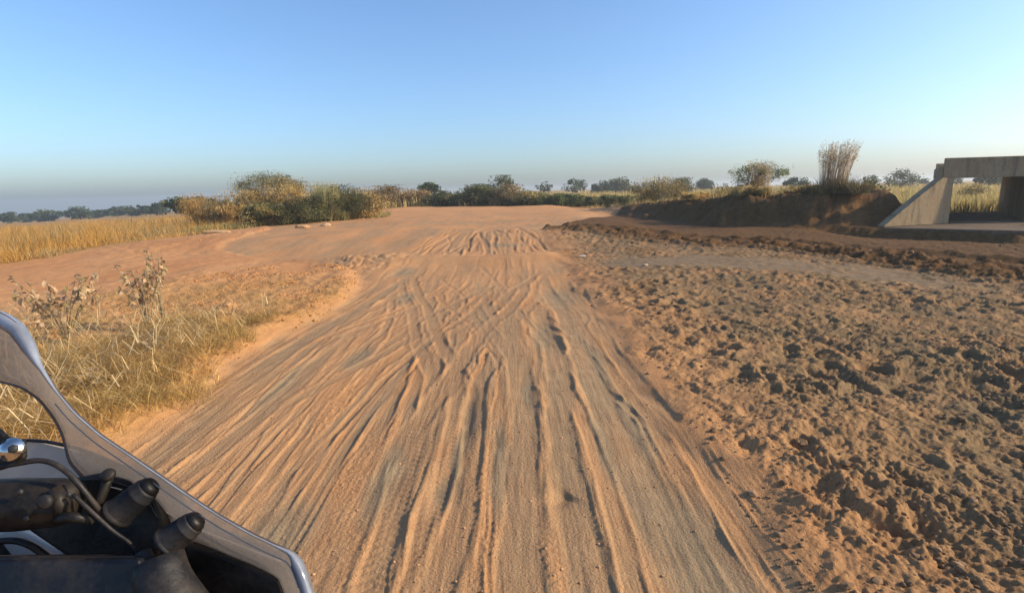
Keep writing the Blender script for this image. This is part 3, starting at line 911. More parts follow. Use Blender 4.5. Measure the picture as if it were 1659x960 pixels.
def by_px(px0, px1, py_top, Y, py_base=None):
    """x, height and width of something that spans those pixels at distance Y"""
    x = sightx((px0 + px1) / 2, Y); a, b = at(px0, py_top, Y), at(px1, py_top, Y)
    zt = at((px0 + px1) / 2, py_top, Y)[2]
    return x, Y, zt - gz(x, Y)[0], b[0] - a[0]


def P_(name, px0, px1, top, Y, label, cat, **kw):
    x, y, h, wd = by_px(px0, px1, top, Y)
    return plant(name, x, y, max(.3, h), wd, label, cat, **kw)


# --- the thicket on the left
P_('acacia_tree', 378, 498, 279, 33.5, 'flat-topped pale acacia rising at the back of the left thicket', 'tree', pal=[(.20, .19, .085), (.26, .23, .11), (.16, .16, .07), (.34, .28, .15)], n=11000, leaf=.042, base=.35, clumps=70, flat=.7, trunks=3, seed=1, bark=(.34, .27, .2), sparse=True, spread=.16)
P_('dry_bush', 424, 505, 291, 31.5, 'rusty orange dry bush in front of the acacia', 'bush', pal=DRYB, n=11000, leaf=.032, aspect=5, base=.1, clumps=50, seed=2, trunks=3, spread=.18)
P_('dry_bush', 372, 440, 306, 31, 'low rust-brown bush at the left end of the thicket', 'bush', pal=DRYB, n=8000, leaf=.032, aspect=5, base=.08, clumps=36, seed=3, trunks=3)
P_('thicket_bush', 388, 470, 330, 27.6, 'low grey green bush at the left foot of the thicket', 'bush', pal=DARKG + OLIVE + TANB[:1], n=9000, leaf=.036, aspect=3, base=.05, clumps=40, seed=4, trunks=3)
P_('thicket_bush', 445, 530, 322, 28.8, 'dark green bush in the middle of the left thicket', 'bush', pal=DARKG + OLIVE, n=9000, leaf=.036, aspect=2.5, base=.05, clumps=40, seed=5, trunks=3)
P_('thicket_bush', 505, 592, 303, 30.6, 'tall dark green bush at the right of the left thicket', 'bush', pal=DARKG + OLIVE[:2], n=14000, leaf=.042, aspect=2.2, base=.04, clumps=56, seed=6, trunks=4)
P_('dry_bush', 550, 622, 309, 32.4, 'orange brown bush closing the thicket where the road passes', 'bush', pal=DRYB + [(.24, .17, .08)], n=11000, leaf=.034, aspect=4, base=.04, clumps=50, seed=7, trunks=4)
P_('olive_bush', 490, 580, 305, 33.5, 'olive bush with a fuzzy top behind the tall dark green bush', 'bush', pal=OLIVE + TANB[:2], n=8000, leaf=.034, aspect=5, base=.1, clumps=40, seed=8, trunks=3)
P_('golden_bush', 290, 372, 318, 33.5, 'broad golden bush in the field before the thicket', 'bush', pal=STRAW + TANB[:2], n=11000, leaf=.03, aspect=7, base=.03, clumps=44, seed=9, trunks=3)
P_('golden_bush', 340, 400, 330, 30, 'small tawny bush touching the left end of the thicket', 'bush', pal=STRAW + DRYB[:1], n=7000, leaf=.03, aspect=7, base=.03, clumps=30, seed=10, trunks=3)
P_('field_tree', 262, 345, 318, 62, 'green tree peeping over the golden field left of the thicket', 'tree', pal=GREEN + OLIVE[:1], n=2600, leaf=.2, base=.2, clumps=34, seed=11, lobes=[(-.18, 0, .62, .34, .3, 1), (.2, 0, .7, .32, .28, 1)])


def grass_clump(name, px0, px1, top, Y, label, pal, n=260, seed=0, tilt=0., plume=True, wid=.014, low=None, lowpal=OLIVE, hw=1.0, cat='grass clump'):
    """upright tussock: stiff stalks with feathery heads, and bushier leaves at its foot"""
    rng = np.random.default_rng(seed + 500)
    x, y, h, wd = by_px(px0, px1, top, Y)
    root = empty(name, (x, y, gz(x, y)[0] - .02), label, cat)
    r = np.sqrt(rng.random(n)) * wd * .30 * hw; a = rng.random(n) * 6.283
    base = np.stack([np.cos(a) * r, np.sin(a) * r * .8, np.zeros(n)], -1)
    hh = h * rng.uniform(.62, 1.0, n)
    ang = a + rng.normal(0, .5, n)
    ln = (r / (wd * .30 * hw + 1e-6)) * .13 + rng.uniform(0, .05, n)
    V, f3, f4, C = blades(base, hh, ang, ln, np.full(n, wid) * rng.uniform(.6, 1.2, n), pick(rng, n, pal), rng, 4, ln * .1)
    if tilt:
        V[:, 0] += tilt * (V[:, 2] / h) ** 2 * h
    mb = MB(); mb.add(V, f3, f4, C); mb.build('stalks', GRASS, root)
    if plume:
        k = 9
        tips = V.reshape(n, 9, 3)[:, 8]; sub = V.reshape(n, 9, 3)[:, 6]
        t = rng.random((n, k, 1))
        P = (sub[:, None] * (1 - t) + tips[:, None] * t * 1.0).reshape(-1, 3) + rng.normal(size=(n * k, 3)) * .018
        v, f = leaf_quads(P, np.full(n * k, wid * 1.7) * rng.uniform(.6, 1.4, n * k), rng, 2.4)
        mesh_np('seed_heads', v, [f], GRASS, root, np.repeat(pick(rng, n * k, [(.58, .46, .30), (.50, .38, .24), (.64, .53, .38)]), 4, 0))
    if low:
        m = int(n * 8)
        rr_ = np.sqrt(rng.random(m)) * wd * .46; aa = rng.random(m) * 6.283
        kk = rng.integers(0, 7, m); off = rng.normal(0, .26, (7, 2)) * wd; hs = rng.uniform(.45, 1.25, 7)[kk]
        b = np.stack([np.cos(aa) * rr_ * .45 + off[kk, 0], np.sin(aa) * rr_ * .4 + off[kk, 1] * .7, np.full(m, -.04)], -1)
        v, g3, g4, c = blades(b, h * low * rng.uniform(.15, 1.0, m) ** 1.3 * 1.25 * hs, aa + rng.normal(0, .8, m), rng.uniform(.1, .75, m), np.full(m, wid * 1.2), pick(rng, m, lowpal), rng, 2)
        q = MB(); q.add(v, g3, g4, c); q.build('leaf_base', GRASS, root)
    return root


grass_clump('tall_grass', 498, 558, 287, 30.0, 'pale upright grass tuft standing on top of the thicket', [(.50, .44, .20), (.44, .40, .17), (.54, .47, .23)], 700, 1, 0, False, .02, .5, OLIVE + PALE_G[:1])
grass_clump('tall_grass', 1306, 1392, 224, 20.6, 'tall feathery reed clump standing on the bank by the culvert', [(.40, .29, .17), (.46, .34, .20), (.34, .24, .14), (.50, .38, .24)], 330, 2, .10, True, .014, .36, [(.16, .12, .06), (.12, .10, .05), (.22, .16, .08), (.10, .11, .045)], .8)
grass_clump('tall_grass', 1055, 1100, 262, 34.5, 'thin bare stalks sticking up out of the rounded bush', [(.34, .27, .20), (.40, .32, .24)], 26, 3, .02, False, .02, None, OLIVE, .9)
grass_clump('tall_grass', 1196, 1262, 257, 22.8, 'dry upright stalks growing through the small acacia', STRAW + [(.34, .24, .12)], 170, 4, .0, True, .014, .42, STRAW + OLIVE, .8)

# --- on the bank, from the road to the culvert
P_('rounded_bush', 1018, 1110, 291, 35.5, 'rounded olive bush with straw tips at the near end of the bank', 'bush', pal=OLIVE + TANB + [(.2, .15, .08)], n=10000, leaf=.034, aspect=6, base=.02, clumps=56, seed=21, trunks=3)
P_('low_bush', 1136, 1196, 305, 27.5, 'low straw-topped bush between the rounded bush and the acacia', 'bush', pal=OLIVE + TANB[:2], n=7000, leaf=.03, aspect=6, base=.02, clumps=36, seed=22, trunks=3)
P_('small_acacia_tree', 1172, 1276, 262, 23.4, 'small flat-topped green acacia on the bank', 'tree', pal=[(.15, .19, .06), (.19, .21, .075), (.12, .15, .05)], n=4200, leaf=.032, base=.35, clumps=70, flat=.5, seed=23, trunks=3, sparse=True, spread=.15, bark=(.22, .16, .11), trunk_r=.03)
P_('low_bush', 1256, 1318, 297, 24.5, 'green yellow weeds between the acacia and the reed clump', 'bush', pal=OLIVE + PALE_G[:2], n=3000, leaf=.06, base=.02, clumps=30, seed=24, trunks=3)
P_('leafy_shrub', 1366, 1428, 287, 23.0, 'thin leafy shrub right of the reed clump', 'bush', pal=GREEN + OLIVE, n=1000, leaf=.07, base=.1, clumps=26, seed=25, trunks=3, sparse=True)
P_('low_bush', 1286, 1330, 300, 21.6, 'scrubby olive weeds hugging the left foot of the reed clump', 'bush', pal=OLIVE + STRAW[:2], n=3600, leaf=.024, aspect=6, base=.02, clumps=26, seed=27, trunks=3)
P_('low_bush', 1384, 1420, 302, 21.8, 'short tan weeds on the bank right of the reed clump', 'bush', pal=TANB + OLIVE[:1], n=2600, leaf=.022, aspect=6, base=.02, clumps=22, seed=28, trunks=3)
P_('low_bush', 1104, 1150, 312, 25.8, 'sparse straw weeds on the low end of the bank', 'bush', pal=TANB + STRAW, n=2600, leaf=.028, aspect=6, base=.02, clumps=24, seed=29, trunks=3)
P_('low_bush', 1190, 1250, 300, 22.3, 'brown dry brush at the foot of the acacia', 'bush', pal=DRYB + OLIVE[:2], n=7000, leaf=.022, aspect=6, base=.02, clumps=30, seed=26, trunks=3)

# --- behind the far edge of the road
far = [('brown_bush', 596, 660, 304, 60, 'brown bush just right of the left thicket behind the road', [(.30, .20, .085), (.36, .25, .11), (.22, .17, .07)]),
       ('brown_bush', 640, 700, 310, 61, 'low rusty bush below the lone round tree', [(.36, .22, .10), (.28, .19, .08), (.40, .28, .12)]),
       ('green_bush', 686, 762, 312, 58, 'dark olive bush right of the lone round tree', OLIVE + DARKG[:1]),
       ('green_bush', 748, 806, 303, 56, 'dark green bush left of the domed tree', DARKG + OLIVE[:2]),
       ('straw_bush', 796, 846, 304, 55, 'reddish straw bush before the domed tree', [(.30, .22, .11), (.36, .26, .13), (.20, .17, .08)]),
       ('green_bush', 832, 884, 312, 54, 'yellow green bush at the middle of the far verge', OLIVE + PALE_G[:1]),
       ('green_bush', 876, 950, 316, 52.5, 'wide low green bush at the end of the road', [(.13, .16, .05), (.16, .18, .06), (.10, .12, .04)]),
       ('green_bush', 942, 1022, 318, 50, 'low dark green bush before the pale field and rounded bush', [(.11, .13, .045), (.14, .15, .055), (.18, .17, .07)])]
for i, (nm, a, b, t, Y, lab, pal) in enumerate(far):
    P_(nm, a - 6, b + 6, t - 2, Y - 5, lab, 'bush', group='bushes behind the far edge of the road', pal=pal, n=5500, leaf=.085, aspect=2.5, base=.0, clumps=54, seed=40 + i, trunks=3, spread=.2)

FAR_G = [(.07, .095, .035), (.09, .11, .045), (.06, .08, .035)]
trees = [('round_tree', 678, 714, 296, 78, 'lone round green tree on a short trunk past the brown bush', dict(base=.42, pal=GREEN)),
         ('domed_tree', 790, 832, 286, 82, 'domed olive green tree straight ahead behind the bushes', dict(base=.1, pal=GREEN + OLIVE)),
         ('shrubby_tree', 760, 800, 299, 90, 'small dark tree tucked left of the domed tree', dict(base=.1)),
         ('sparse_tree', 866, 898, 295, 115, 'sparse lacy tree right of the domed tree', dict(base=.35, n=420, sparse=True)),
         ('spreading_tree', 914, 950, 289, 120, 'spreading grey green tree with branches fanning up', dict(base=.15, n=900, sparse=True)),
         ('shrubby_tree', 956, 992, 295, 135, 'dark low tree left of the dark round one', dict(base=.1)),
         ('shrubby_tree', 986, 1024, 289, 130, 'dark round tree left of the rounded bush', dict(base=.05, pal=DARKG)),
         ('shrubby_tree', 1086, 1126, 287, 95, 'wide olive tree behind the rounded bush', dict(base=.1, pal=OLIVE)),
         ('shrubby_tree', 1128, 1152, 291, 140, 'small dome of a tree between rounded bush and acacia', dict(base=.1)),
         ('shrubby_tree', 1270, 1312, 286, 90, 'dark tree low behind the reed clump', dict(base=.1)),
         ('shrubby_tree', 1396, 1424, 284, 95, 'small forked tree right of the leafy shrub', dict(base=.35, n=500, sparse=True)),
         ('spreading_tree', 1440, 1484, 274, 88, 'feathery dark tree standing in the field left of the culvert', dict(base=.1, n=1300)),
         ('bare_tree', 1430, 1450, 283, 86, 'small bare tree beside the feathery dark tree', dict(base=.35, n=160, sparse=True)),
         ('shrubby_tree', 1488, 1504, 289, 140, 'tiny pale tree nearest the culvert wing wall', dict(base=.3, n=300, sparse=True)),
         ('spreading_tree', 1576, 1624, 279, 84, 'dark tree seen through the culvert opening', dict(base=.2)),
         ('shrubby_tree', 1540, 1556, 288, 120, 'tiny tree at the left corner inside the culvert opening', dict(base=.2, n=400)),
         # the long line at the left horizon
         ('horizon_tree', -8, 22, 345, 150, 'hazy tree at the left edge of the horizon', {}),
         ('horizon_tree', 22, 48, 346, 170, 'tiny hazy tree second from the left edge of the horizon', {}),
         ('horizon_tree', 44, 96, 340, 160, 'long low hazy tree on the left horizon', {}),
         ('horizon_tree', 94, 146, 336, 160, 'tallest hazy tree of the left horizon', {}),
         ('horizon_tree', 142, 174, 340, 175, 'small hazy tree right of the tallest one on the left horizon', {}),
         ('horizon_tree', 166, 202, 335, 165, 'hazy tree with a pointed crown over the golden field', {}),
         ('horizon_tree', 194, 238, 332, 150, 'hazy tree at the right end of the left horizon', {}),
         ('horizon_tree', 230, 270, 329, 130, 'hazy green tree left of the green field tree', {})]
for i, (nm, a, b, t, Y, lab, kw) in enumerate(trees):
    d = dict(pal=FAR_G, n=2600, leaf=.0019 * Y, base=.12, clumps=34, spread=.17, seed=70 + i, trunks=1 if nm not in ('shrubby_tree',) else 2)
    d.update(kw)
    P_(nm, a, b, t, Y, lab, 'tree', group='trees along the horizon', **d)

# bush seen through the culvert
x, y = at(1575, 330, 40)[0], 40
plant('field_bush', x, y, 1.15, 1.6, 'tawny bush in the grass behind the culvert opening', 'bush', pal=DRYB + OLIVE, n=1800, leaf=.06, base=.02, clumps=24, seed=120, trunks=3)


# ------------------------------------------------------------------ broad-leaved dry weeds by the road
def leaf_mesh(k, rng):
    L, Wd = 1.0, .62
    out = [(0, 0, 0), (.18, .2, .03), (.45, .31, .05), (.75, .2, .0), (1.0, 0, -.10), (.75, -.2, .02), (.45, -.31, .06), (.18, -.2, .02), (.45, 0, -.03), (.75, 0, -.05)]
    v = np.array(out, float); v[:, 2] += .05 * rng.normal(size=len(v)); v[:, 1] *= rng.uniform(.8, 1.15)
    curl = rng.uniform(.0, .35); v[:, 2] -= curl * v[:, 0] ** 2
    v = v - np.array([0, 0, v[0, 2]])
    f = [(0, 1, 8), (1, 2, 8), (2, 3, 9), (2, 9, 8), (3, 4, 9), (4, 5, 9), (5, 6, 9), (6, 8, 9), (6, 7, 8), (7, 0, 8)]
    me = bpy.data.meshes.new('leaf')
    me.from_pydata([tuple(a) for a in v], [], f)
    c = pick(rng, 1, [(.50, .35, .19), (.58, .43, .26), (.44, .32, .16), (.33, .26, .11), (.54, .38, .22)])[0]
    a = me.attributes.new('tint', 'FLOAT_COLOR', 'POINT')
    a.data.foreach_set('color', np.tile(np.array([*c, 1.0], np.float32), len(v)))
    me.materials.append(LEAF)
    for p in me.polygons: p.use_smooth = True
    return me


_lr = np.random.default_rng(77)
LEAVES = [leaf_mesh(k, _lr) for k in range(8)]


def leafy_weed(px, py_base, height, spread, n_stem, n_leaf, size, label, seed):
    rng = np.random.default_rng(seed)
    p = gnd(px, py_base); base = np.array([p[0], p[1], gz(p[0], p[1])[0] - .02])
    root = empty('dry_leafy_weed', base, label, 'weed')
    m = MB(); stems = []
    for k in range(n_stem):
        a = rng.random() * 6.283; r = spread * np.sqrt(rng.random())
        tip = np.array([math.cos(a) * r, math.sin(a) * r, height * rng.uniform(.72, 1.05)])
        mid = tip * np.array([.35, .35, .55]) + rng.normal(size=3) * .02
        m.tube([np.zeros(3), mid, tip], [.007, .005, .003], 4, (.30, .22, .12), cap=False)
        stems.append((mid, tip))
    m.build('stems', BARK, root, True)
    for k in range(n_leaf):
        mid, tip = stems[rng.integers(0, n_stem)]
        t = rng.random() ** .8
        q = mid * (1 - t) + tip * t
        o = bpy.data.objects.new('leaf', LEAVES[rng.integers(0, len(LEAVES))])
        COL.objects.link(o); o.parent = root
        s = size * rng.uniform(.6, 1.25)
        o.location = q
        o.rotation_euler = (rng.normal(0, .5), rng.normal(.45, .45), rng.random() * 6.283)
        o.scale = (s, s, s)
    return root


leafy_weed(112, 560, .78, .42, 18, 210, .072, 'broad-leaved dry weed standing left, nearest the windscreen top', 1)
leafy_weed(242, 540, .82, .34, 16, 190, .068, 'tall broad-leaved dry weed at the back of the grass, right of its twin', 2)
leafy_weed(45, 590, .48, .40, 12, 90, .07, 'low ragged weed at the left edge of the photo above the windscreen', 3)
leafy_weed(266, 530, .90, .14, 6, 60, .062, 'narrow reddish weed growing tight behind the tall one', 4)
leafy_weed(265, 575, .18, .2, 8, 40, .07, 'low weed with big tan leaves in the middle of the dry grass', 5)
leafy_weed(170, 640, .16, .24, 8, 36, .062, 'small weed with curled leaves in front of the grass tangle', 6)


# ------------------------------------------------------------------ concrete box culvert
def culvert():
    A = np.array([15.2, 19.1]); u = np.array([.995, -.10]); v = np.array([.582, .813])
    root = empty('box_culvert', (A[0], A[1], 0), 'unfinished concrete box culvert with sloping wing wall in the dirt at right', 'culvert')
    Wc, Lc, Hs, Ht = 5.2, 7.5, 1.56, 2.24

    def T(a, b, z): return np.array([a * u[0] + b * v[0], a * u[1] + b * v[1], z])

    def block(m, a0, a1, b0, b1, z0, z1):
        pts = [T(a0, b0, z0), T(a1, b0, z0), T(a1, b1, z0), T(a0, b1, z0), T(a0, b0, z1), T(a1, b0, z1), T(a1, b1, z1), T(a0, b1, z1)]
        m.add(pts, None, [(0, 3, 2, 1), (4, 5, 6, 7), (0, 1, 5, 4), (1, 2, 6, 5), (2, 3, 7, 6), (3, 0, 4, 7)])

    def prism(m, poly, nrm, th):
        """poly: outline of a plate in 3D, given thickness along nrm"""
        k = len(poly); P = np.array(poly); Q = P + np.asarray(nrm) * th
        f4 = [(i, (i + 1) % k, k + (i + 1) % k, k + i) for i in range(k)]
        m.add(np.vstack([P, Q, P.mean(0)[None], Q.mean(0)[None]]), [(2 * k, (i + 1) % k, i) for i in range(k)] + [(2 * k + 1, k + i, k + (i + 1) % k) for i in range(k)], f4)
    m = MB(); block(m, -.42, Wc + .42, .302, Lc, Hs, Ht - .26); o1 = m.build('deck_slab', CONC, root)
    m = MB(); block(m, -.36, Wc + .36, -.06, .30, Hs - .004, Ht); o2 = m.build('head_beam', CONC, root)
    m = MB(); block(m, -.36, Wc + .36, Lc - .26, Lc + .04, Ht - .258, Ht - .02); o3 = m.build('head_beam', CONC, root)
    m = MB(); block(m, -.34, 0, .02, Lc - .02, -.3, Hs - .006); m.build('side_wall', CONC, root)
    m = MB(); block(m, -.455, -.363, -.03, .25, Hs - .5, Ht - .27); m.build('wall_stub', CONC, root)
    m = MB(); block(m, Wc, Wc + .34, .02, Lc - .02, -.3, Hs - .003); m.build('side_wall', CONC, root)
    m = MB(); block(m, 2.45, 2.75, .02, Lc - .02, -.3, Hs - .003); m.build('middle_wall', CONC, root)
    m = MB(); block(m, .002, Wc - .002, .03, Lc + .35, -.3, .06); m.build('floor_slab', MUD_SHADE_C, root)
    # apron in front, its edge stands clear of the ground
    m = MB()
    poly = [np.array([-2.95, -.92, -.35]), np.array([-.45, -3.25, -.35]), np.array([3.4, -3.9, -.35]), np.array([7.0, -2.2, -.35]), T(Wc + .3, .0, -.35), T(-.3, .0, -.35)]
    prism(m, poly, (0, 0, 1), .375); m.build('apron_slab', MUD_SHADE_C, root)
    # wing walls flare out towards us; the top slopes from the deck to the apron
    for side in (-1, 1):
        a0 = -.02 if side < 0 else Wc + .02
        foot = np.array([-2.77, -.80, 0]) if side < 0 else T(Wc + 2.7, -1.6, 0)
        c0 = T(a0, -.02, 0)
        d = foot - c0; L = np.linalg.norm(d[:2])
        top = [(0, 0.03), (0, Hs + .02), (.18, Hs + .18), (.20, Hs - .12), (1, .05)]
        if side > 0: top = [(0, .03), (0, Hs + .02), (.14, Hs), (1, .05)]
        poly = [c0 + d * t + np.array([0, 0, z]) for t, z in [(0, .03), (0, Hs), (.17, Hs + .02), (.30, Hs - .21), (.5, 1.0), (1, .06), (1, .03)]]
        nrm = np.array([-d[1], d[0], 0]) / L
        if nrm[1] < 0: nrm = -nrm
        m = MB(); prism(m, poly, nrm, .26); m.build('wing_wall', CONC, root)
    for side in (-1, 1):
        c0 = T(-.02 if side < 0 else Wc + .02, Lc + .02, 0); foot = T(-.1 if side < 0 else Wc + 2.2, Lc + 1.8, 0)
        d = foot - c0; L = np.linalg.norm(d[:2]); nrm = np.array([-d[1], d[0], 0]) / L
        if nrm[1] > 0: nrm = -nrm
        poly = [c0 + d * t + np.array([0, 0, z]) for t, z in [(0, .03), (0, Hs - .05), (1, .06), (1, .03)]]
        m = MB(); prism(m, poly, nrm, .24); m.build('wing_wall', CONC, root)
    for o in root.children:
        b = o.modifiers.new('soft_edges', 'BEVEL'); b.width = .018; b.segments = 2; b.limit_method = 'ANGLE'
    return root


culvert()


# ------------------------------------------------------------------ the motorcycle the photographer sits on
def motorcycle():
    SCR = screen_material()
    RIM = plain('clear_screen_edge', (.20, .22, .26), .16, 0, .6, .25, 20)
    RIM2 = plain('dark_screen_edge', (.06, .045, .04), .4, 0, .5)
    BLK = plain('black_plastic', (.006, .0058, .0058), .5, 0, .25, .25, 25, .5, .09)
    SAT = plain('satin_navy_plastic', (.0055, .007, .0115), .42, 0, .3, .3, 14, .3, .10)
    RUB = plain('grey_black_rubber', (.0075, .008, .010), .55, 0, .3, .2, 30, .4, .11)
    GRY = plain('grey_plastic', (.30, .27, .245), .5, 0, .4, .1, 20, .2, .2)
    WHT = plain('offwhite_fairing', (.42, .38, .33), .4, 0, .5, .08, 12, 0, .25)
    CHR = plain('polished_steel', (.62, .60, .57), .16, 1.0, .5, .15, 30)
    STEEL = plain('dull_steel', (.05, .048, .046), .5, .5, .3, .2, 40)
    c0 = at(-120, 900, .75)
    root = empty('motorcycle', (-.62, .55, 0), 'dark motorcycle with smoked windscreen cut off by the lower left corner', 'motorcycle')
    org = np.array([-.62, .55, 0])

    def D(px, py, d):                    # point at depth d along the view axis
        r_ = ray(px, py); return CAM + r_ * d - org

    def plate(name, pts, th, mat, bev=.004, smooth=False):
        """pts: (px, py, depth) round an outline; given a real thickness away from the rider"""
        P = np.array([D(*p) for p in pts]); k = len(P)
        n = np.zeros(3)
        for i in range(k): n += np.cross(P[i] - P.mean(0), P[(i + 1) % k] - P.mean(0))
        n /= np.linalg.norm(n)
        if n @ fwd < 0: n = -n
        Q = P + n * th
        me = bpy.data.meshes.new(name)
        me.from_pydata([tuple(a) for a in np.vstack([P, Q])], [], [tuple(range(k)), tuple(range(2 * k - 1, k - 1, -1))] + [(i, k + i, k + (i + 1) % k, (i + 1) % k) for i in range(k)])
        me.validate(); me.materials.append(mat)
        import bmesh
        bm = bmesh.new(); bm.from_mesh(me); bmesh.ops.recalc_face_normals(bm, faces=bm.faces); bm.to_mesh(me); bm.free()
        o = bpy.data.objects.new(name, me); COL.objects.link(o); o.parent = root
        if bev:
            b = o.modifiers.new('round', 'BEVEL'); b.width = bev; b.segments = 3; b.limit_method = 'ANGLE'
        return o

    def spline(pts, n=40, sm=3):
        pts = np.array(pts, float); s = np.concatenate([[0], np.cumsum(np.linalg.norm(np.diff(pts[:, :2], axis=0), axis=1))])
        t = np.linspace(0, s[-1], n)
        out = np.stack([np.interp(t, s, pts[:, i]) for i in range(pts.shape[1])], -1)
        for _ in range(sm): out[1:-1] = (out[:-2] + 2 * out[1:-1] + out[2:]) / 4
        return out
    outer = spline([(-150, 470, .86), (-60, 488, .85), (0, 507, .83), (27, 524, .82), (48, 556, .81), (65, 592, .80), (90, 632, .79), (120, 668, .78), (160, 703, .77), (210, 737, .76), (260, 771, .75), (310, 806, .74), (360, 838, .73), (410, 866, .72), (455, 887, .715), (472, 893, .71), (485, 908, .71), (496, 935, .705), (507, 970, .70), (530, 1050, .69), (560, 1150, .68)], 110, 1)
    inner = spline([(-150, 598, .89), (-60, 604, .88), (0, 618, .87), (35, 627, .86), (64, 647, .855), (87, 676, .85), (101, 702, .845), (106, 722, .84), (112, 748, .83), (150, 790, .82), (210, 840, .81), (280, 888, .80), (350, 922, .79), (410, 948, .78), (440, 985, .77), (460, 1050, .76), (480, 1150, .75)], 110, 1)
    O3 = np.array([D(*p) for p in outer]); I3 = np.array([D(*p) for p in inner])
    ns = 10; th = .004
    S = []
    for j in range(ns + 1):
        t = j / ns
        bow = .006 * math.sin(math.pi * t)
        S.append(O3 * (1 - t) + I3 * t + fwd[None] * bow)
    S = np.array(S)                                             # (ns+1, k, 3)
    k = S.shape[1]
    front = S.reshape(-1, 3); back = (S + fwd[None, None] * th + np.array([0, 0, .001])).reshape(-1, 3)
    idx = np.arange((ns + 1) * k).reshape(ns + 1, k)
    q = np.stack([idx[:-1, :-1], idx[:-1, 1:], idx[1:, 1:], idx[1:, :-1]], -1).reshape(-1, 4)
    off = (ns + 1) * k
    rim = [idx[0], idx[-1]]
    sides = [(a[i], a[i + 1], a[i + 1] + off, a[i] + off) for a in rim for i in range(k - 1)]
    sides += [(b[i], b[i + 1], b[i + 1] + off, b[i] + off) for b in (idx[:, 0], idx[:, -1]) for i in range(ns)]
    scr = mesh_np('windscreen', np.vstack([front, back]), [q, q[:, ::-1] + off, np.array(sides)], SCR, root, None, True)
    # bright polished edge: wide at the top, thin along the flank, wide again round the corner
    wpx = np.interp(outer[:, 1], [470, 515, 560, 598, 640, 880, 893, 910, 1100], [22, 21, 17, 6, 2.5, 2.5, 6, 16, 17])
    tv = np.gradient(outer[:, :2], axis=0); tv /= np.linalg.norm(tv, axis=1)[:, None]
    nv = np.stack([-tv[:, 1], tv[:, 0]], -1)
    m = MB(); v = []
    for i in range(k):
        ox, oy, od = outer[i]
        a = D(ox, oy, od - .004); b = D(ox + nv[i, 0] * wpx[i] * .5, oy + nv[i, 1] * wpx[i] * .5, od - .009); c = D(ox + nv[i, 0] * wpx[i], oy + nv[i, 1] * wpx[i], od - .003)
        tk = min(.012, wpx[i] * .0006); d = c + fwd * tk; e = a + fwd * tk
        v += [a, b, c, d, e]
    f = [(i * 5 + j, i * 5 + (j + 1) % 5, (i + 1) * 5 + (j + 1) % 5, (i + 1) * 5 + j) for i in range(k - 1) for j in range(5)]
    m.add(v, None, f); m.build('windscreen_edge', RIM, root, True)
    # thin dark line outside the bright edge, and the dark lip of the inner cut-out
    m = MB(); m.tube([D(p[0] + nv[i, 0] * -1.0, p[1] + nv[i, 1] * -1.0, p[2]) for i, p in enumerate(outer)], .0016, 6); m.build('edge_seal', RIM2, root, True)
    m = MB(); m.tube([D(p[0], p[1], p[2] - .003) for p in inner[:50]], np.interp(np.arange(50), [0, 25, 49], [.0010, .0020, .0026]), 6); m.build('cutout_lip', RIM2, root, True)
    ln = [(outer[i, 0] + nv[i, 0] * (13 + .05 * i), outer[i, 1] + nv[i, 1] * (13 + .05 * i), outer[i, 2] - .004) for i in range(34, 88)]
    m = MB(); m.tube([D(*p) for p in ln], .0009, 5); m.build('moulded_line', GRY, root, True)
    # fairing below the screen
    plate('side_fairing', [(250, 812, .80), (322, 852, .79), (400, 884, .78), (458, 908, .775), (476, 960, .76), (520, 1100, .74), (150, 1150, .74), (170, 880, .80)], .03, SAT)
    plate('fairing_step', [(300, 880, .765), (400, 915, .757), (452, 938, .75), (462, 985, .74), (470, 1060, .735), (290, 1060, .735), (280, 930, .76)], .02, BLK)
    plate('inner_panel', [(20, 716, .87), (60, 713, .865), (105, 721, .86), (150, 735, .85), (214, 764, .83), (222, 775, .83), (190, 800, .84), (20, 800, .87), (-60, 790, .88), (-60, 730, .88)], .005, WHT)
    m = MB(); m.tube([D(p[0], p[1], p[2]) for p in spline([(-60, 722, .865), (20, 714, .862), (60, 712, .857), (105, 720, .852), (150, 734, .842), (216, 763, .825)], 24)], .0028, 6); m.build('panel_trim', BLK, root, True)
    # dark cowl behind the bars
    plate('cowl', [(60, 790, .80), (110, 776, .80), (150, 768, .795), (205, 778, .785), (246, 806, .775), (262, 840, .77), (258, 900, .765), (220, 960, .76), (60, 960, .78), (70, 905, .79), (104, 902, .79), (40, 858, .80)], .06, BLK, .008)
    plate('offwhite_panel', [(-60, 862, .86), (0, 862, .86), (22, 853, .86), (70, 878, .85), (112, 902, .84), (112, 925, .84), (-60, 925, .86)], .02, WHT)
    # mirror mount with a domed bolt
    plate('mirror_bracket', [(-60, 650, .70), (0, 700, .70), (8, 708, .70), (36, 714, .70), (38, 742, .70), (30, 752, .70), (0, 762, .70), (-60, 775, .70)], .008, BLK, .003)

    def disc(name, c, nrm, r, h, mat, dome=0., sides=20, parent=None):
        nrm = np.array(nrm, float); nrm /= np.linalg.norm(nrm)
        ts = [(0, 1.0), (h * .55, 1.0), (h * .8, .93), (h, .78)]
        pts = [c + nrm * a for a, _ in ts]; rad = [r * b for _, b in ts]
        if dome:
            for a in (.55, .3, .08):
                pts.append(c + nrm * (h + dome * math.sqrt(max(0, 1 - (a / .78) ** 2)))); rad.append(r * a)
        m = MB(); m.tube(pts, rad, sides); return m.build(name, mat, parent or root, True)
    tocam = -fwd
    nb = tocam + np.array([.35, 0, .35])
    b0 = disc('mirror_bolt', D(20, 728, .700), nb, .0150, .008, CHR, .008)
    disc('hex_socket', D(22, 726.5, .6865), nb, .0056, .004, STEEL, 0, 6, b0)
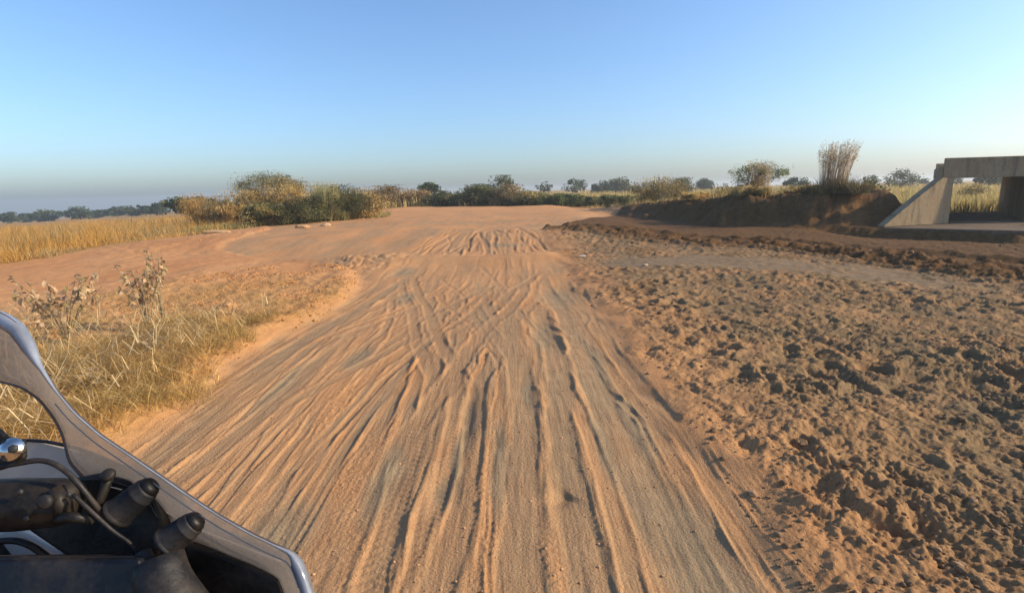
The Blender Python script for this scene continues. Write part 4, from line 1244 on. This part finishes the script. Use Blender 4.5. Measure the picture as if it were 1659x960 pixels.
    # brake hose
    hose = spline([(-60, 766, .70), (0, 755, .70), (37, 749, .705), (62, 744, .71), (87, 749, .71), (112, 766, .71), (131, 788, .71), (150, 812, .715), (170, 838, .73)], 40)
    m = MB(); m.tube([D(*p) for p in hose], .0036, 8); m.build('brake_hose', RUB, root, True)
    hose = spline([(-60, 880, .80), (0, 876, .80), (26, 874, .80), (48, 881, .80), (66, 893, .80), (84, 908, .80)], 24)
    m = MB(); m.tube([D(*p) for p in hose], .0050, 8); m.build('clutch_cable', BLK, root, True)
    # handlebar end with its weight and clamp
    m = MB(); pts = spline([(-80, 822, .72), (-10, 818, .72), (60, 815, .725), (105, 812, .73), (128, 812, .735)], 14)
    m.tube([D(*p) for p in pts], np.interp(np.arange(14), [0, 7, 11, 13], [.033, .0335, .031, .024]), 20); m.build('brake_reservoir', BLK, root, True)
    disc('reservoir_cap', D(74, 812, .688), tocam + np.array([.2, 0, .1]), .0088, .006, RUB, .001)
    m = MB(); m.tube([D(x, y, d) for x, y, d in [(92, 790, .71), (100, 815, .705), (96, 845, .71)]], [.009, .010, .008], 10); m.build('bar_clamp', BLK, root, True)
    m = MB(); m.tube([D(*p) for p in spline([(90, 842, .70), (110, 835, .695), (130, 838, .70), (150, 846, .71)], 8)], [.003, .006, .007, .007, .007, .006, .005, .003], 8); m.build('brake_lever', BLK, root, True)
    # bracket with a knurled screw
    m = MB(); m.tube([D(150, 835, .73), D(163, 806, .735), D(172, 785, .74), D(178, 768, .745)], [.005, .006, .006, .006], 8); m.build('screen_bracket', BLK, root, True)
    disc('thumb_screw', D(176, 770, .738), tocam + np.array([0, 0, 1.2]), .0095, .006, BLK, .002, 10)
    plate('highlight_strip', [(166, 786, .772), (196, 793, .770), (196, 796, .770), (166, 789, .772)], .003, CHR, 0)  # bright strip standing in for a thin highlight on the cowl edge
    # two rubber-capped screen stays
    for (p0, p1, r, lab) in (((186, 835, .735), (240, 790, .745), .0165, 0), ((268, 882, .715), (314, 846, .725), .0165, 1)):
        a, b = D(*p0), D(*p1); d = (b - a); Ln = np.linalg.norm(d); d /= Ln
        prof = [(0, 1.30), (.10, 1.34), (.13, 1.24), (.16, 1.22), (.70, 1.06), (.72, 1.09), (.76, 1.09), (.78, 1.03), (.95, 1.0), (1, .93)]
        m = MB(); m.tube([a + d * Ln * q for q, _ in prof], [r * q for _, q in prof], 22); st = m.build('screen_stay', RUB, root, True)
        m = MB(); m.tube([b - d * .003, b + d * .004, b + d * .009], [r * .86, r * .84, r * .6], 18); m.build('stay_cap', BLK, st, True)
    m = MB(); m.tube([D(*p) for p in spline([(256, 905, .70), (262, 945, .69), (300, 1010, .68), (340, 1100, .67)], 12)], np.linspace(.03, .045, 12), 14); m.build('fork_cover', RUB, root, True)
    m = MB(); m.tube([D(*p) for p in spline([(228, 898, .715), (246, 925, .705), (250, 960, .70), (252, 1050, .69)], 10)], .0125, 10); m.build('dash_bracket', STEEL, root, True)
    for px_, py_ in ((34, 796), (44, 838), (112, 800)):
        disc('clamp_bolt', D(px_, py_, .692), tocam, .0036, .003, STEEL, .0006, 6)
    m = MB(); m.tube([D(*p) for p in spline([(118, 800, .70), (150, 830, .70), (185, 862, .705), (214, 880, .72), (222, 900, .72)], 20)], .0026, 8); m.build('wiring_loom', RUB, root, True)
    m = MB(); m.tube([D(*p) for p in spline([(60, 800, .79), (112, 782, .785), (150, 774, .78), (204, 784, .772), (242, 812, .762), (256, 842, .757)], 20)], .0016, 6); m.build('cowl_seam', RUB, root, True)
    m = MB(); m.tube([D(*p) for p in spline([(258, 822, .785), (290, 842, .782), (322, 857, .778), (400, 888, .768), (455, 909, .76)], 20)], .0014, 6); m.build('fairing_bead', GRY, root, True)
    plate('instrument_panel', [(-60, 906, .69), (40, 905, .69), (150, 905, .69), (226, 904, .69), (232, 930, .685), (236, 1080, .66), (-60, 1080, .66)], .035, SAT, .006)
    plate('panel_lip', [(-60, 898, .70), (150, 900, .70), (228, 898, .70), (229, 909, .695), (150, 911, .695), (-60, 911, .695)], .02, RUB, .003)
    # the rest of the machine, out of the picture: bar, steering head, tank, fork, wheel
    m = MB(); m.tube([(-.30, .02, 1.02), (-.12, .08, 1.03), (0, .12, 1.02)], [.016, .016, .016], 10); m.build('handlebar', BLK, root, True)
    m = MB(); m.tube([(-.16, .14, 1.0), (-.12, .45, .50), (-.11, .52, .33)], [.035, .03, .026], 12); m.build('fork', STEEL, root, True)
    th_ = np.linspace(0, 2 * np.pi, 41)
    m = MB(); m.tube([(-.16, .54 + .27 * math.cos(a), .32 + .27 * math.sin(a)) for a in th_], .05, 10, cap=False); m.build('front_tyre', BLK, root, True)
    m = MB(); m.tube([(-.5, -.62, .62), (-.42, -.2, .80), (-.30, .1, .92), (-.2, .32, .95)], [.16, .19, .17, .08], 14); m.build('fuel_tank', SAT, root, True)
    m = MB(); m.tube([(-.22, .34, .98), (-.18, .30, .76), (-.18, .22, .55)], [.10, .14, .10], 14); m.build('body_fairing', SAT, root, True)
    return root


motorcycle()


# ------------------------------------------------------------------ dusty air
def haze():
    me = MB(); me.box((-5200, -60, -31), (5200, 1650, 8.5))
    m = bpy.data.materials.new('haze'); m.use_nodes = True
    t = m.node_tree; t.nodes.clear()
    out = t.nodes.new('ShaderNodeOutputMaterial'); v = t.nodes.new('ShaderNodeVolumePrincipled')
    v.inputs['Color'].default_value = (.86, .92, .93, 1); v.inputs['Density'].default_value = .0011
    v.inputs['Anisotropy'].default_value = .3
    t.links.new(v.outputs[0], out.inputs['Volume'])
    o = me.build('haze', m)
    tag(o, 'thin dusty haze over the plain', None, None, 'stuff')


haze()
